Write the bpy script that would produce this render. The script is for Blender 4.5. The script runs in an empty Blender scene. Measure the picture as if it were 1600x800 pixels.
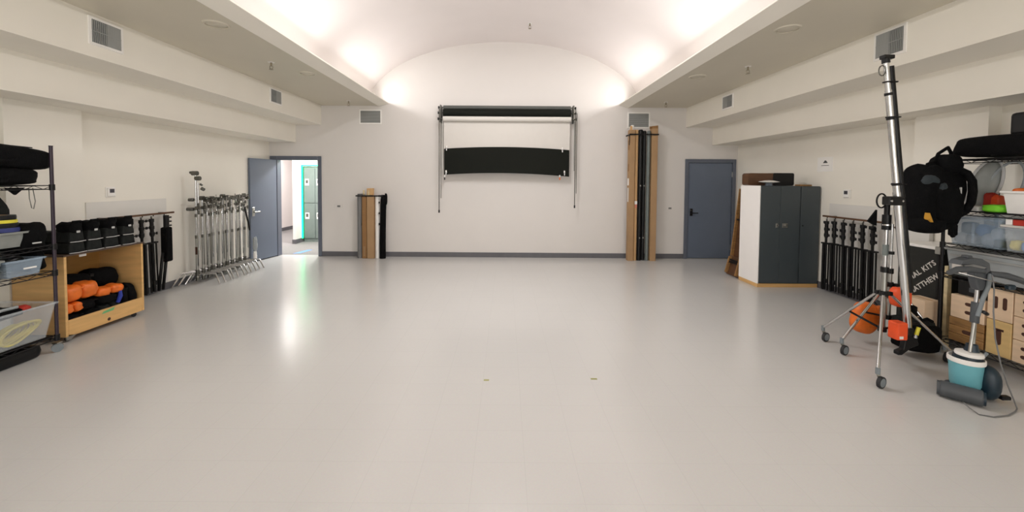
import bpy, bmesh, math, random
from mathutils import Vector, Matrix, Euler
random.seed(7)
SC = bpy.context.scene
COL = SC.collection
PI = math.pi

# ------------------------------------------------------------------ camera, world, lights, exposure
cam_data = bpy.data.cameras.new('camera')
cam = bpy.data.objects.new('camera', cam_data); COL.objects.link(cam)
cam_data.sensor_width = 36.0; cam_data.lens = 620.0 / 1600 * 36
cam_data.shift_x = 10 / 1600; cam_data.shift_y = (303 - 400) / 1600
cam_data.clip_start = 0.05
p_, r_ = math.radians(2.03), math.radians(0.40)
fwd = Vector((0, math.cos(p_), -math.sin(p_))); r0 = Vector((1, 0, 0)); u0 = Vector((0, math.sin(p_), math.cos(p_)))
rt = math.cos(r_) * r0 + math.sin(r_) * u0; up = -math.sin(r_) * r0 + math.cos(r_) * u0
cam.matrix_world = Matrix(((rt.x, up.x, -fwd.x, 0), (rt.y, up.y, -fwd.y, 0), (rt.z, up.z, -fwd.z, 1.70), (0, 0, 0, 1)))
SC.camera = cam
w = bpy.data.worlds.new('world'); SC.world = w; w.use_nodes = True
w.node_tree.nodes['Background'].inputs[0].default_value = (0.6, 0.62, 0.66, 1)
w.node_tree.nodes['Background'].inputs[1].default_value = 0.2
SC.view_settings.view_transform = 'Standard'; SC.view_settings.look = 'None'
SC.view_settings.gamma = 1; SC.view_settings.use_curve_mapping = False
SC.view_settings.exposure = -0.29
SC.cycles.max_bounces = 14; SC.cycles.diffuse_bounces = 9; SC.cycles.glossy_bounces = 4
SC.cycles.transparent_max_bounces = 12
SC.cycles.caustics_reflective = False; SC.cycles.caustics_refractive = False
SC.cycles.sample_clamp_indirect = 6

def area(name, loc, size, power, color, direction, spread=None):
    d = bpy.data.lights.new(name, 'AREA'); d.shape = 'RECTANGLE'; d.size, d.size_y = size
    d.energy = power; d.color = color
    if spread: d.spread = spread
    o = bpy.data.objects.new(name, d); COL.objects.link(o); o.location = loc
    d_ = Vector(direction).normalized(); y_ = Vector((0, 1, 0)); z_ = -d_
    if abs(d_.y) > 0.9: y_ = Vector((1, 0, 0))
    x_ = y_ if abs(d_.y) < .9 else Vector((1, 0, 0)); y2 = z_.cross(x_).normalized()
    o.rotation_euler = Matrix(((x_.x, y2.x, z_.x), (x_.y, y2.y, z_.y), (x_.z, y2.z, z_.z))).to_euler()
    return o
COVE = 18.0
for yc in (7.55, 5.1, 2.65, 0.2, -2.25):
    for s in (-1, 1):
        x = -0.05 + s * 2.66
        area('cove_lamp', (x, yc, 3.41), (1.85, 0.07), COVE, (1.0, 0.975, 0.955), (-s * 0.94, 0, 0.34))
        area('cove_lamp', (x, yc, 3.40), (1.75, 0.05), COVE * 0.05, (1.0, 0.96, 0.91), (s * 0.1, 0, 1))
for yc, pw in ((5.25, 125), (2.7, 4)):
    area('added_overhead_fill', (-0.05, yc, 4.50), (1.3, 0.5), pw, (1.0, 0.985, 0.98), (0, 0, -1))  # unseen overhead lamps without fixtures, added to even out the room's brightness
area('added_front_fill', (-0.05, -4.1, 1.75), (8.0, 2.6), 235, (0.985, 0.985, 1.0), (0, 1, 0.0))  # broad fill added behind the camera; the front wall has no window
area('hall_lamp', (-6.2, 11.2, 2.66), (2.4, 1.6), 140, (1.0, 0.97, 0.95), (0, 0, -1))
area('hall_lamp', (-4.42, 9.6, 2.66), (0.3, 0.2), 125, (1.0, 0.98, 0.95), (0, 0, -1))

# ------------------------------------------------------------------ materials
def lin(c):
    return tuple((v / 255 / 12.92) if v / 255 <= 0.04045 else ((v / 255 + 0.055) / 1.055) ** 2.4 for v in c)
MATS = {}
def mat(name, rgb, rough=0.6, metal=0.0, var=0.06, scale=8.0, bump=0.0, bscale=60.0, alpha=1.0, emit=None, stretch=None, trans=0.0, spec=None, coat=0):
    m = bpy.data.materials.new(name); m.use_nodes = True; MATS[name] = m
    nt = m.node_tree; b = nt.nodes['Principled BSDF']; L = nt.links.new
    base = lin(rgb)
    tc = nt.nodes.new('ShaderNodeTexCoord'); mp = nt.nodes.new('ShaderNodeMapping')
    L(tc.outputs['Object'], mp.inputs[0])
    if stretch: mp.inputs['Scale'].default_value = stretch
    n = nt.nodes.new('ShaderNodeTexNoise'); n.inputs['Scale'].default_value = scale; n.inputs['Detail'].default_value = 5
    L(mp.outputs[0], n.inputs['Vector'])
    r = nt.nodes.new('ShaderNodeValToRGB')
    r.color_ramp.elements[0].position = 0.3; r.color_ramp.elements[1].position = 0.7
    r.color_ramp.elements[0].color = (*[v * (1 - var) for v in base], 1)
    r.color_ramp.elements[1].color = (*[min(1, v * (1 + var)) for v in base], 1)
    L(n.outputs['Fac'], r.inputs[0]); L(r.outputs[0], b.inputs['Base Color'])
    b.inputs['Roughness'].default_value = rough; b.inputs['Metallic'].default_value = metal
    b.inputs['Alpha'].default_value = alpha
    if spec is not None: b.inputs['Specular IOR Level'].default_value = spec
    if trans: b.inputs['Transmission Weight'].default_value = trans
    if coat: b.inputs['Coat Weight'].default_value = coat
    if bump:
        n2 = nt.nodes.new('ShaderNodeTexNoise'); n2.inputs['Scale'].default_value = bscale; n2.inputs['Detail'].default_value = 3
        L(mp.outputs[0], n2.inputs['Vector'])
        bp = nt.nodes.new('ShaderNodeBump'); bp.inputs['Strength'].default_value = bump; bp.inputs['Distance'].default_value = 0.01
        L(n2.outputs['Fac'], bp.inputs['Height']); L(bp.outputs[0], b.inputs['Normal'])
    if emit:
        b.inputs['Emission Color'].default_value = (*lin(emit[0]), 1); b.inputs['Emission Strength'].default_value = emit[1]
    return m
WALL = mat('wall_paint', (236, 232, 222), 0.75, var=0.015, scale=2, bump=0.06, bscale=120)
BACKWALL = mat('back_wall_paint', (216, 212, 208), 0.75, var=0.012, scale=2, bump=0.05, bscale=120)
VAULT = mat('vault_plaster', (226, 219, 217), 0.8, var=0.015, scale=1.5)
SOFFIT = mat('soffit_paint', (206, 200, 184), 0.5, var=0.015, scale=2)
PANEL = mat('panel_white', (220, 218, 213), 0.5, var=0.01)
BASEB = mat('rubber_base', (96, 96, 100), 0.5)
DOORP = mat('door_paint', (98, 108, 124), 0.38, var=0.03, scale=3)
DOORF = mat('door_frame_paint', (92, 98, 110), 0.4, var=0.03)
CHROME = mat('chrome', (205, 205, 205), 0.22, 1.0, var=0.05)
STEEL = mat('dull_steel', (165, 165, 160), 0.35, 1.0, var=0.08)
DSTEEL = mat('dark_steel', (105, 104, 98), 0.4, 0.9, var=0.15, scale=30)
BLACK = mat('black_metal', (13, 12, 13), 0.45, 0.0, var=0.1, spec=0.3)
BLACKP = mat('black_plastic', (16, 16, 17), 0.4, var=0.1, spec=0.3)
FABRIC = mat('black_fabric', (8, 8, 9), 0.9, var=0.3, scale=20, bump=0.5, bscale=90, spec=0.15)
FABRIC2 = mat('charcoal_fabric', (34, 36, 35), 0.85, var=0.25, scale=20, bump=0.5, bscale=90, spec=0.15)
GREYF = mat('slate_fabric', (40, 48, 52), 0.85, var=0.2, scale=20)
PIPING = mat('grey_piping', (190, 190, 188), 0.6)
RUBBER = mat('rubber', (40, 40, 42), 0.7)
WHEELG = mat('wheel_grey', (120, 128, 132), 0.5)
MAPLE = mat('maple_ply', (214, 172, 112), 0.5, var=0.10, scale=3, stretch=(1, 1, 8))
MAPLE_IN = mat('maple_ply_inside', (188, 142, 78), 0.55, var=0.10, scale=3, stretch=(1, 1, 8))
CARTTOP = mat('brown_cart_top', (76, 58, 46), 0.5, var=0.2)
BIRCH = mat('birch_ply', (222, 196, 166), 0.55, var=0.06, scale=4, stretch=(1, 1, 6))
BIRCH2 = mat('yellow_birch', (206, 176, 120), 0.55, var=0.08, scale=4, stretch=(1, 1, 6))
OLDWOOD = mat('old_crate_wood', (150, 112, 66), 0.7, var=0.3, scale=6, stretch=(1, 1, 8))
DARKWOOD = mat('dark_walnut', (88, 58, 36), 0.45, var=0.25, scale=4, stretch=(1, 1, 6))
SLOT = mat('dark_slot', (70, 40, 28), 0.8)
CARD = mat('cardboard', (164, 132, 96), 0.8, var=0.07, scale=3)
CARD2 = mat('pale_cardboard', (196, 158, 112), 0.8, var=0.06, scale=3)
CARDD = mat('cardboard_edge', (140, 104, 64), 0.8, var=0.06)
TAPE = mat('packing_tape', (150, 118, 82), 0.35)
GREYTUBE = mat('grey_tube', (112, 112, 112), 0.55)
GREENTUBE = mat('grey_green_tube', (104, 112, 110), 0.5)
WHITE = mat('white_plastic', (238, 236, 232), 0.45, var=0.02)
PAPER = mat('paper_white', (208, 204, 198), 0.8, var=0.01)
CREAM = mat('cream_bundle', (206, 190, 150), 0.7, var=0.15, scale=20)
BLACKPAPER = mat('black_paper', (22, 24, 19), 0.75, var=0.05, scale=3, spec=0.15)
ROLLTOP = mat('grey_black_roll', (78, 80, 76), 0.5, var=0.06)
SCREEN = mat('lcd_dark', (70, 68, 74), 0.3)
INK = mat('ink', (70, 70, 70), 0.7)
ORANGE = mat('orange_vinyl', (226, 112, 34), 0.5, var=0.15, scale=14)
REDOR = mat('red_orange_vinyl', (236, 84, 34), 0.5, var=0.1)
YELLOW = mat('yellow_cable', (206, 190, 70), 0.6, var=0.1)
MUSTARD = mat('mustard_trim', (186, 136, 34), 0.6)
YELLOWT = mat('yellow_tape', (214, 204, 60), 0.5)
BLUET = mat('blue_tape', (40, 50, 110), 0.5)
BLUESTRAP = mat('blue_strap', (30, 52, 150), 0.7)
GREENTAPE = mat('green_tape', (110, 178, 120), 0.6)
GREYV = mat('grey_vent', (150, 152, 150), 0.5, var=0.02)
VENTIN = mat('vent_inside', (52, 52, 50), 0.8)
CABD = mat('cabinet_charcoal', (66, 74, 78), 0.45, var=0.04, scale=2)
CABW = mat('cabinet_white', (250, 248, 246), 0.4, var=0.01)
LOCKER = mat('locker_paint', (116, 128, 124), 0.4, var=0.03)
CARPET = mat('hall_carpet', (128, 126, 125), 0.95, var=0.12, scale=40, bump=0.3)
HALLW = mat('hall_wall', (234, 228, 226), 0.8, var=0.01)
LED = mat('green_led', (20, 235, 170), 0.5, emit=((0, 255, 150), 4.0))
BLUESTRIP = mat('painted_blue_streak', (96, 150, 250), 0.6)
CLEAR = mat('clear_plastic', (214, 222, 228), 0.25, alpha=0.20, var=0.02)
CLEARBLUE = mat('clear_blue_plastic', (176, 196, 214), 0.25, alpha=0.32, var=0.02)
GREYBIN = mat('grey_bin', (150, 156, 158), 0.5, var=0.04)
TEAL = mat('teal_bucket', (108, 176, 188), 0.35, alpha=0.93, var=0.05)
NAVY = mat('dark_teal_plastic', (22, 42, 54), 0.4)
DGREY = mat('dark_grey_plastic', (70, 74, 78), 0.5, var=0.05)
GREEN = mat('green_cloth', (120, 206, 44), 0.7, var=0.1)
RED = mat('red_cloth', (176, 46, 30), 0.7)
BLUEC = mat('blue_cloth', (96, 140, 196), 0.8, var=0.1)
FROST = mat('frosted_plastic', (150, 154, 150), 0.5, alpha=0.75, var=0.1)
PURPLE = mat('purple_black_post', (44, 30, 44), 0.4, var=0.1)
CASEB = mat('road_case_black', (24, 25, 21), 0.75, var=0.2, scale=30)
TAPEM = mat('olive_tape', (150, 150, 96), 0.7)
SPECK = mat('dark_scuff', (60, 58, 55), 0.8)
REDLBL = mat('pink_label', (214, 130, 110), 0.7)
BRASS = mat('sprinkler_metal', (150, 140, 120), 0.35, 0.8)
CONTENT = mat('bagged_stuff', (196, 204, 214), 0.7, var=0.2, scale=14)

def floor_material():
    m = bpy.data.materials.new('vinyl_tile_floor'); m.use_nodes = True
    nt = m.node_tree; b = nt.nodes['Principled BSDF']; L = nt.links.new
    tc = nt.nodes.new('ShaderNodeTexCoord')
    mp = nt.nodes.new('ShaderNodeMapping'); L(tc.outputs['Object'], mp.inputs[0]); mp.inputs['Location'].default_value = (-0.125, 0.11, 0)
    br = nt.nodes.new('ShaderNodeTexBrick'); br.offset = 0.0; br.squash = 1.0
    br.inputs['Scale'].default_value = 1.0; br.inputs['Brick Width'].default_value = 0.305; br.inputs['Row Height'].default_value = 0.305
    br.inputs['Mortar Size'].default_value = 0.0011; br.inputs['Mortar Smooth'].default_value = 0.3; br.inputs['Bias'].default_value = 0
    c = lin((204, 203, 201))
    br.inputs['Color1'].default_value = (*c, 1); br.inputs['Color2'].default_value = (*[v * 0.99 for v in c], 1)
    br.inputs['Mortar'].default_value = (*[v * 0.88 for v in c], 1)
    L(mp.outputs[0], br.inputs['Vector'])
    n = nt.nodes.new('ShaderNodeTexNoise'); n.inputs['Scale'].default_value = 90; n.inputs['Detail'].default_value = 4
    L(tc.outputs['Object'], n.inputs['Vector'])
    mx = nt.nodes.new('ShaderNodeMix'); mx.data_type = 'RGBA'; mx.blend_type = 'MULTIPLY'
    mx.inputs['Factor'].default_value = 0.10
    L(br.outputs['Color'], mx.inputs['A']); L(n.outputs['Color'], mx.inputs['B']); L(mx.outputs['Result'], b.inputs['Base Color'])
    n2 = nt.nodes.new('ShaderNodeTexNoise'); n2.inputs['Scale'].default_value = 1.3; n2.inputs['Detail'].default_value = 6
    L(tc.outputs['Object'], n2.inputs['Vector'])
    mr = nt.nodes.new('ShaderNodeMapRange'); mr.inputs['From Min'].default_value = 0.3; mr.inputs['From Max'].default_value = 0.7
    mr.inputs['To Min'].default_value = 0.26; mr.inputs['To Max'].default_value = 0.31
    b.inputs['Roughness'].default_value = 0.22
    bp = nt.nodes.new('ShaderNodeBump'); bp.inputs['Strength'].default_value = 0.05; bp.inputs['Distance'].default_value = 0.004
    n3 = nt.nodes.new('ShaderNodeTexNoise'); n3.inputs['Scale'].default_value = 26; L(tc.outputs['Object'], n3.inputs['Vector'])
    L(n3.outputs['Fac'], bp.inputs['Height']); L(bp.outputs[0], b.inputs['Normal'])
    return m
FLOOR = floor_material()

# ------------------------------------------------------------------ mesh builder
def frame(d):
    d = Vector(d).normalized()
    a = Vector((0, 0, 1)) if abs(d.z) < 0.9 else Vector((1, 0, 0))
    u = d.cross(a).normalized(); v = u.cross(d).normalized()
    return u, v
class MB:
    def __init__(s): s.v = []; s.f = []; s.sm = []
    def add(s, vs, fs, smooth=False):
        o = len(s.v); s.v += [Vector(x) for x in vs]
        for f in fs: s.f.append([i + o for i in f]); s.sm.append(smooth)
        return s
    def box(s, lo, hi, rot=None, piv=None):
        x0, y0, z0 = lo; x1, y1, z1 = hi
        vs = [Vector(p) for p in ((x0, y0, z0), (x1, y0, z0), (x1, y1, z0), (x0, y1, z0), (x0, y0, z1), (x1, y0, z1), (x1, y1, z1), (x0, y1, z1))]
        if rot:
            R = Euler(rot).to_matrix(); c = Vector(piv) if piv else (Vector(lo) + Vector(hi)) / 2
            vs = [R @ (v - c) + c for v in vs]
        return s.add(vs, [(0, 3, 2, 1), (4, 5, 6, 7), (0, 1, 5, 4), (1, 2, 6, 5), (2, 3, 7, 6), (3, 0, 4, 7)])
    def cbox(s, c, size, rot=None):
        c = Vector(c); h = Vector(size) / 2
        return s.box(c - h, c + h, rot)
    def cyl(s, p0, p1, r0, r1=None, n=12, caps=True):
        r1 = r0 if r1 is None else r1
        p0, p1 = Vector(p0), Vector(p1); u, v = frame(p1 - p0)
        vs = []
        for p, r in ((p0, r0), (p1, r1)):
            for k in range(n):
                a = 2 * PI * k / n; vs.append(p + (u * math.cos(a) + v * math.sin(a)) * r)
        s.add(vs, [(k, (k + 1) % n, n + (k + 1) % n, n + k)[::-1] for k in range(n)], True)
        if caps: s.add(vs[:n], [tuple(range(n))]); s.add(vs[n:], [tuple(range(n))[::-1]])
        return s
    def tube(s, pts, r, n=8, closed=False):
        pts = [Vector(p) for p in pts]; rings = []; m = len(pts)
        u = None
        for i, p in enumerate(pts):
            if closed: t = pts[(i + 1) % m] - pts[i - 1]
            else: t = pts[min(i + 1, m - 1)] - pts[max(i - 1, 0)]
            t.normalize()
            if u is None: u, _ = frame(t)
            u = (u - t * u.dot(t)).normalized(); v = u.cross(t)
            rr = r[i] if isinstance(r, (list, tuple)) else r
            rings += [p + (u * math.cos(2 * PI * k / n) + v * math.sin(2 * PI * k / n)) * rr for k in range(n)]
        fs = []
        for i in range(m if closed else m - 1):
            j = (i + 1) % m
            for k in range(n): fs.append((i * n + k, i * n + (k + 1) % n, j * n + (k + 1) % n, j * n + k))
        s.add(rings, fs, True)
        if not closed: s.add(rings[:n], [tuple(range(n))[::-1]]); s.add(rings[-n:], [tuple(range(n))])
        return s
    def lathe(s, prof, c=(0, 0, 0), axis=(0, 0, 1), n=20):
        c = Vector(c); ax = Vector(axis).normalized(); u, v = frame(ax); vs = []; fs = []
        for r, h in prof:
            for k in range(n):
                a = 2 * PI * k / n; vs.append(c + ax * h + (u * math.cos(a) + v * math.sin(a)) * max(r, 1e-5))
        for i in range(len(prof) - 1):
            for k in range(n): fs.append((i * n + k, (i + 1) * n + k, (i + 1) * n + (k + 1) % n, i * n + (k + 1) % n))
        return s.add(vs, fs, True)
    def prism(s, poly, d):
        poly = [Vector(p) for p in poly]; d = Vector(d); n = len(poly)
        s.add(poly + [p + d for p in poly], [tuple(range(n))[::-1], tuple(range(n, 2 * n))] + [(k, (k + 1) % n, n + (k + 1) % n, n + k) for k in range(n)])
        return s
    def blob(s, c, size, e=0.6, seed=0, amp=0.0, rot=(0, 0, 0), nu=20, nv=12, sag=0.0):
        rnd = random.Random(seed); ph = [rnd.uniform(0, 6.28) for _ in range(8)]
        R = Euler(rot).to_matrix(); c = Vector(c); h = Vector(size) / 2; vs = []; fs = []
        pw = lambda x, q: math.copysign(abs(x) ** q, x)
        for j in range(nv + 1):
            b = -PI / 2 + PI * j / nv
            for i in range(nu):
                a = 2 * PI * i / nu
                x = pw(math.cos(b), e) * pw(math.cos(a), e); y = pw(math.cos(b), e) * pw(math.sin(a), e); z = pw(math.sin(b), e)
                k = 1 + amp * (math.sin(3 * x * 2 + ph[0] + 4 * z) + math.sin(4 * y + ph[1] + 3 * x) + 0.7 * math.sin(7 * z + ph[2] + 5 * y) + 0.5 * math.sin(9 * x + ph[3] - 8 * y))
                if z > 0 and sag: z -= sag * (1 - min(1, abs(x) * 1.1)) * z
                if z <= -0.98: k = 1
                vs.append(R @ Vector((x * h.x * k, y * h.y * k, z * h.z * (k if z > 0 else 1))) + c)
        for j in range(nv):
            for i in range(nu): fs.append((j * nu + i, j * nu + (i + 1) % nu, (j + 1) * nu + (i + 1) % nu, (j + 1) * nu + i))
        return s.add(vs, fs, True)
    def obj(s, name, m, parent=None, bevel=0.0, seg=1):
        off = wloc(parent) if parent else Vector((0, 0, 0))
        me = bpy.data.meshes.new(name)
        me.from_pydata([v - off for v in s.v], [], s.f)
        for p, sm in zip(me.polygons, s.sm): p.use_smooth = sm
        me.update()
        bm = bmesh.new(); bm.from_mesh(me)
        bmesh.ops.remove_doubles(bm, verts=bm.verts, dist=1e-6)
        bmesh.ops.recalc_face_normals(bm, faces=bm.faces)
        if bevel:
            es = [e for e in bm.edges if len(e.link_faces) == 2 and e.calc_face_angle(0) > 0.6]
            bmesh.ops.bevel(bm, geom=es, offset=bevel, segments=seg, affect='EDGES', profile=0.5)
        for e in bm.edges:
            if len(e.link_faces) == 2 and e.calc_face_angle(0) > 0.7: e.smooth = False
        bm.to_mesh(me); bm.free()
        me.materials.append(m)
        o = bpy.data.objects.new(name, me); COL.objects.link(o)
        if parent: o.parent = parent
        return o
def wloc(o):
    v = Vector((0, 0, 0))
    while o: v = v + o.location; o = o.parent
    return v
def thing(name, label, cat, loc=(0, 0, 0), group=None):
    o = bpy.data.objects.new(name, None); COL.objects.link(o); o.location = loc; o.empty_display_size = 0.1
    o['label'] = label; o['category'] = cat
    if group: o['group'] = group
    return o
def tag(o, label, cat, group=None):
    o['label'] = label; o['category'] = cat
    if group: o['group'] = group
    return o
def dup(root, loc, rot=(0, 0, 0), label=None):
    def cp(o, par):
        c = o.copy(); COL.objects.link(c)
        if par: c.parent = par
        for ch in list(o.children): cp(ch, c)
        return c
    kids = list(root.children)
    r = root.copy(); COL.objects.link(r)
    for ch in kids: cp(ch, r)
    r.location = loc; r.rotation_euler = rot
    if label: r['label'] = label
    return r
def struct(o): o['kind'] = 'structure'; return o
def text_part(name, body, size, m, parent, loc, xdir, zdir, depth=0.001, space=1.0):
    cu = bpy.data.curves.new(name, 'FONT'); cu.body = body; cu.size = size; cu.extrude = depth; cu.align_x = 'CENTER'; cu.align_y = 'CENTER'
    cu.space_character = space; cu.resolution_u = 2; cu.offset = size * 0.018
    t = bpy.data.objects.new(name, cu); COL.objects.link(t)
    bpy.context.view_layer.update()
    me = bpy.data.meshes.new_from_object(t.evaluated_get(bpy.context.evaluated_depsgraph_get()))
    bpy.data.objects.remove(t)
    x = Vector(xdir).normalized(); z = Vector(zdir).normalized(); n = x.cross(z)
    off = wloc(parent)
    for v in me.vertices: v.co = Vector(loc) + x * v.co.x + z * v.co.y + n * v.co.z - off
    me.materials.clear(); me.materials.append(m)
    o = bpy.data.objects.new(name, me); COL.objects.link(o); o.parent = parent
    return o

# ------------------------------------------------------------------ the room
XL, XR, YB, YF = -5.15, 5.05, 8.66, -4.2
ZS = 3.285                                     # flat soffit height
struct(MB().box((XL - 0.2, YF - 0.2, -0.12), (XR + 0.2, YB + 0.12, 0)).obj('floor', FLOOR))
# back wall, with the two door openings
DL0, DL1, DLT = -4.97, -4.09, 2.10             # left opening
DR0, DR1, DRT = 3.975, 4.935, 2.10
b = MB()
for lo, hi in (((XL - 0.15, YB, 0), (DL0, YB + 0.12, 2.12)), ((DL1, YB, 0), (DR0, YB + 0.12, 2.12)), ((DR1, YB, 0), (XR + 0.15, YB + 0.12, 2.12)),
               ((XL - 0.15, YB, 2.12), (XR + 0.15, YB + 0.12, 4.9)),):
    b.box(lo, hi)
struct(b.obj('wall_back', BACKWALL))
struct(MB().box((XL - 0.15, YF, 0), (XL, YB + 0.12, 3.4)).obj('wall_left', WALL))
struct(MB().box((XR, YF, 0), (XR + 0.15, YB + 0.12, 3.4)).obj('wall_right', WALL))
struct(MB().box((XL - 0.15, YF - 0.15, 0), (XR + 0.15, YF, 4.9)).obj('wall_front', WALL))
struct(MB().box((XL, 3.99, 0), (-5.03, 4.73, 2.486)).obj('wall_left_pilaster', WALL))
struct(MB().box((4.92, 4.07, 0), (XR, 4.80, 2.486)).obj('wall_right_pilaster', WALL))
# stepped beams down both sides, flat soffits, cove lips
tn = [0]
def trim(b, m, bevel=0):
    tn[0] += 1
    return struct(b.obj('trim_%d' % tn[0], m, bevel=bevel))
for s, xw, xb2, xb1, xl0, xl1 in ((-1, XL, -4.57, -4.01, -2.76, -2.552), (1, XR, 4.485, 3.905, 2.637, 2.442)):
    def side(x0, x1, z0, z1): return MB().box((min(x0, x1), YF, z0), (max(x0, x1), YB, z1))
    bm_ = side(xw, xb2, 2.485, 2.862)          # lower beam
    o = trim(bm_, WALL)
    # the undersides carry the same grey paint as the soffit
    o = trim(side(xw, xb1, 2.862, 3.40), WALL)
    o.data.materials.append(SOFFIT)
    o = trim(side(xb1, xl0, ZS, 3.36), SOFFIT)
    poly = [(xl0, YF, 3.275), (xl1, YF, 3.333), (xl1, YF, 3.352), (xl0, YF, 3.36)]
    trim(MB().prism(poly, (0, YB - YF, 0)), WALL)
# vaulted ceiling
A, Z0, ZT, N = 2.97, 3.22, 4.67, 48
xc = -0.05
prof = []
for k in range(N + 1):
    a = PI * (1 - k / N)
    x = xc + A * math.cos(a); z = Z0 + (ZT - Z0) * math.sin(a)
    if z >= 3.34: prof.append((x, z))
prof = [(prof[0][0] - 0.02, 3.34)] + prof + [(prof[-1][0] + 0.02, 3.34)]
v = []; f = []
for x, z in prof: v += [(x, YF, z), (x, YB, z), (x * 1.03, YF, z + 0.12), (x * 1.03, YB, z + 0.12)]
for i in range(len(prof) - 1):
    a, c = 4 * i, 4 * i + 4
    f += [(a, a + 1, c + 1, c), (a + 2, c + 2, c + 3, a + 3)]
struct(MB().add(v, f, True).obj('ceiling', VAULT))
# baseboards
for i, (x0, x1) in enumerate(((-4.02, 3.94),)):
    struct(MB().box((x0, YB - 0.012, 0), (x1, YB, 0.105)).obj('baseboard_back', BASEB))
struct(MB().box((XL, 4.74, 0), (XL + 0.012, YB - 0.02, 0.105)).obj('baseboard_left', BASEB))
struct(MB().box((XR - 0.012, 4.82, 0), (XR, YB - 0.02, 0.105)).obj('baseboard_right', BASEB))

# hallway beyond the open door
struct(MB().box((-9.0, YB + 0.12, -0.12), (-3.2, 14.6, 0.0)).obj('floor_hallway', CARPET))
struct(MB().box((-7.32, 8.8, 0), (-7.18, 14.6, 2.75)).obj('wall_hallway_left', HALLW))
struct(MB().box((-7.32, 14.45, 0), (-3.2, 14.6, 2.75)).obj('wall_hallway_back', HALLW))
struct(MB().box((-7.32, YB + 0.12, 2.7), (-3.2, 14.6, 2.8)).obj('ceiling_hallway', HALLW))
struct(MB().box((-3.35, YB + 0.12, 0), (-3.2, 14.6, 2.75)).obj('wall_hallway_right', HALLW))
struct(MB().box((-7.32, YB + 0.0, 0), (-5.3, YB + 0.12, 2.75)).obj('wall_hallway_front', HALLW))
struct(MB().box((-5.52, 10.27, 0), (-5.45, 11.2, 2.75)).obj('wall_hallway_fin', HALLW))
struct(MB().box((-5.45, 10.66, 2.02), (-3.35, 11.2, 2.75)).obj('wall_hallway_over_lockers', HALLW))
struct(MB().box((-7.18, 8.9, 0), (-7.165, 14.4, 0.11)).obj('baseboard_hallway', BASEB))
struct(MB().box((-5.535, 10.255, 0), (-5.437, 10.66, 0.11)).obj('baseboard_hallway_fin', BASEB))
# lockers
for i in range(3):
    x0 = -5.40 + i * 0.305
    t = thing('locker', ['grey two tier locker seen through open doorway, beside the green light strip', 'grey two tier locker half hidden by the right jamb of open doorway', 'grey two tier locker third from the green light strip in hallway'][i], 'locker', (x0 + 0.15, 10.85, 0), 'hallway lockers')
    MB().box((x0, 10.62, 0.0), (x0 + 0.305, 11.12, 2.0)).obj('locker_body', LOCKER, t)
    for z0, z1, hz in ((0.10, 1.03, 0.70), (1.05, 1.97, 1.60)):
        d = MB().box((x0 + 0.008, 10.60, z0), (x0 + 0.298, 10.62, z1)).obj('locker_door', LOCKER, t, 0.004)
        MB().box((x0 + 0.04, 10.592, hz - 0.085), (x0 + 0.15, 10.60, hz + 0.085)).obj('handle_plate', WHITE, d, 0.003)
        MB().box((x0 + 0.065, 10.590, hz - 0.03), (x0 + 0.125, 10.5925, hz + 0.06)).obj('handle_recess', DSTEEL, d)
t = thing('led_strip', 'glowing green light strip framing the lockers in hallway', 'light strip', (-5.42, 10.6, 0))
MB().box((-5.447, 10.575, 0.10), (-5.415, 10.60, 2.06)).obj('upright_strip', LED, t)
MB().box((-5.415, 10.575, 2.03), (-3.40, 10.60, 2.06)).obj('top_strip', LED, t)
tag(MB().prism([(-4.80, 8.92, 0.0), (-4.66, 8.96, 0.0), (-4.60, 9.42, 0.0), (-4.70, 9.40, 0.0)], (0, 0, 0.002)).obj('blue_strip', BLUESTRIP), 'bright blue strip on hallway floor just past the open door', 'floor marker')  # thin flat strip painting in a likely blue light reflection on the carpet

# door frames and doors
def door_frame(name, x0, x1, zt, ox0, ox1, ozt, threshold=False):
    t = bpy.data.objects.new(name, None); COL.objects.link(t); t.location = ((x0 + x1) / 2, YB, 0); struct(t)
    for a, c in ((ox0, x0), (x1, ox1)):
        MB().box((a, YB - 0.03, 0), (c, YB + 0.125, ozt)).obj('jamb', DOORF, t, 0.004)
    MB().box((x0, YB - 0.03, zt), (x1, YB + 0.125, ozt)).obj('header', DOORF, t, 0.004)
    return t
d1 = door_frame('door_1', DL0 + 0.004, DL1, DLT, -5.125, -4.015, 2.185)
d2 = door_frame('door_2', DR0, DR1, DRT, 3.905, 5.005, 2.18)
lf = MB().box((DR0 + 0.006, YB + 0.0, 0.014), (DR1 - 0.006, YB + 0.045, DRT - 0.006)).obj('door_leaf', DOORP, d2)
MB().box((DR0 + 0.005, YB - 0.01, 0.0), (DR1 - 0.005, YB + 0.08, 0.012)).obj('threshold', STEEL, d2)
h = MB().box((4.03, YB - 0.012, 0.94), (4.09, YB, 1.10)).obj('lock_plate', BLACK, d2, 0.006)
MB().cyl((4.06, YB - 0.012, 1.005), (4.06, YB - 0.06, 1.005), 0.02).box((4.05, YB - 0.065, 0.995), (4.19, YB - 0.05, 1.017)).obj('lever_handle', BLACKP, h, 0.003)
MB().cyl((4.045, YB - 0.013, 1.06), (4.045, YB - 0.022, 1.06), 0.013).obj('keyhole', CHROME, h)
for z in (0.25, 1.85):
    MB().cyl((DR1 - 0.004, YB - 0.008, z - 0.055), (DR1 - 0.004, YB - 0.008, z + 0.055), 0.008).obj('hinge', STEEL, d2)
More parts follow.
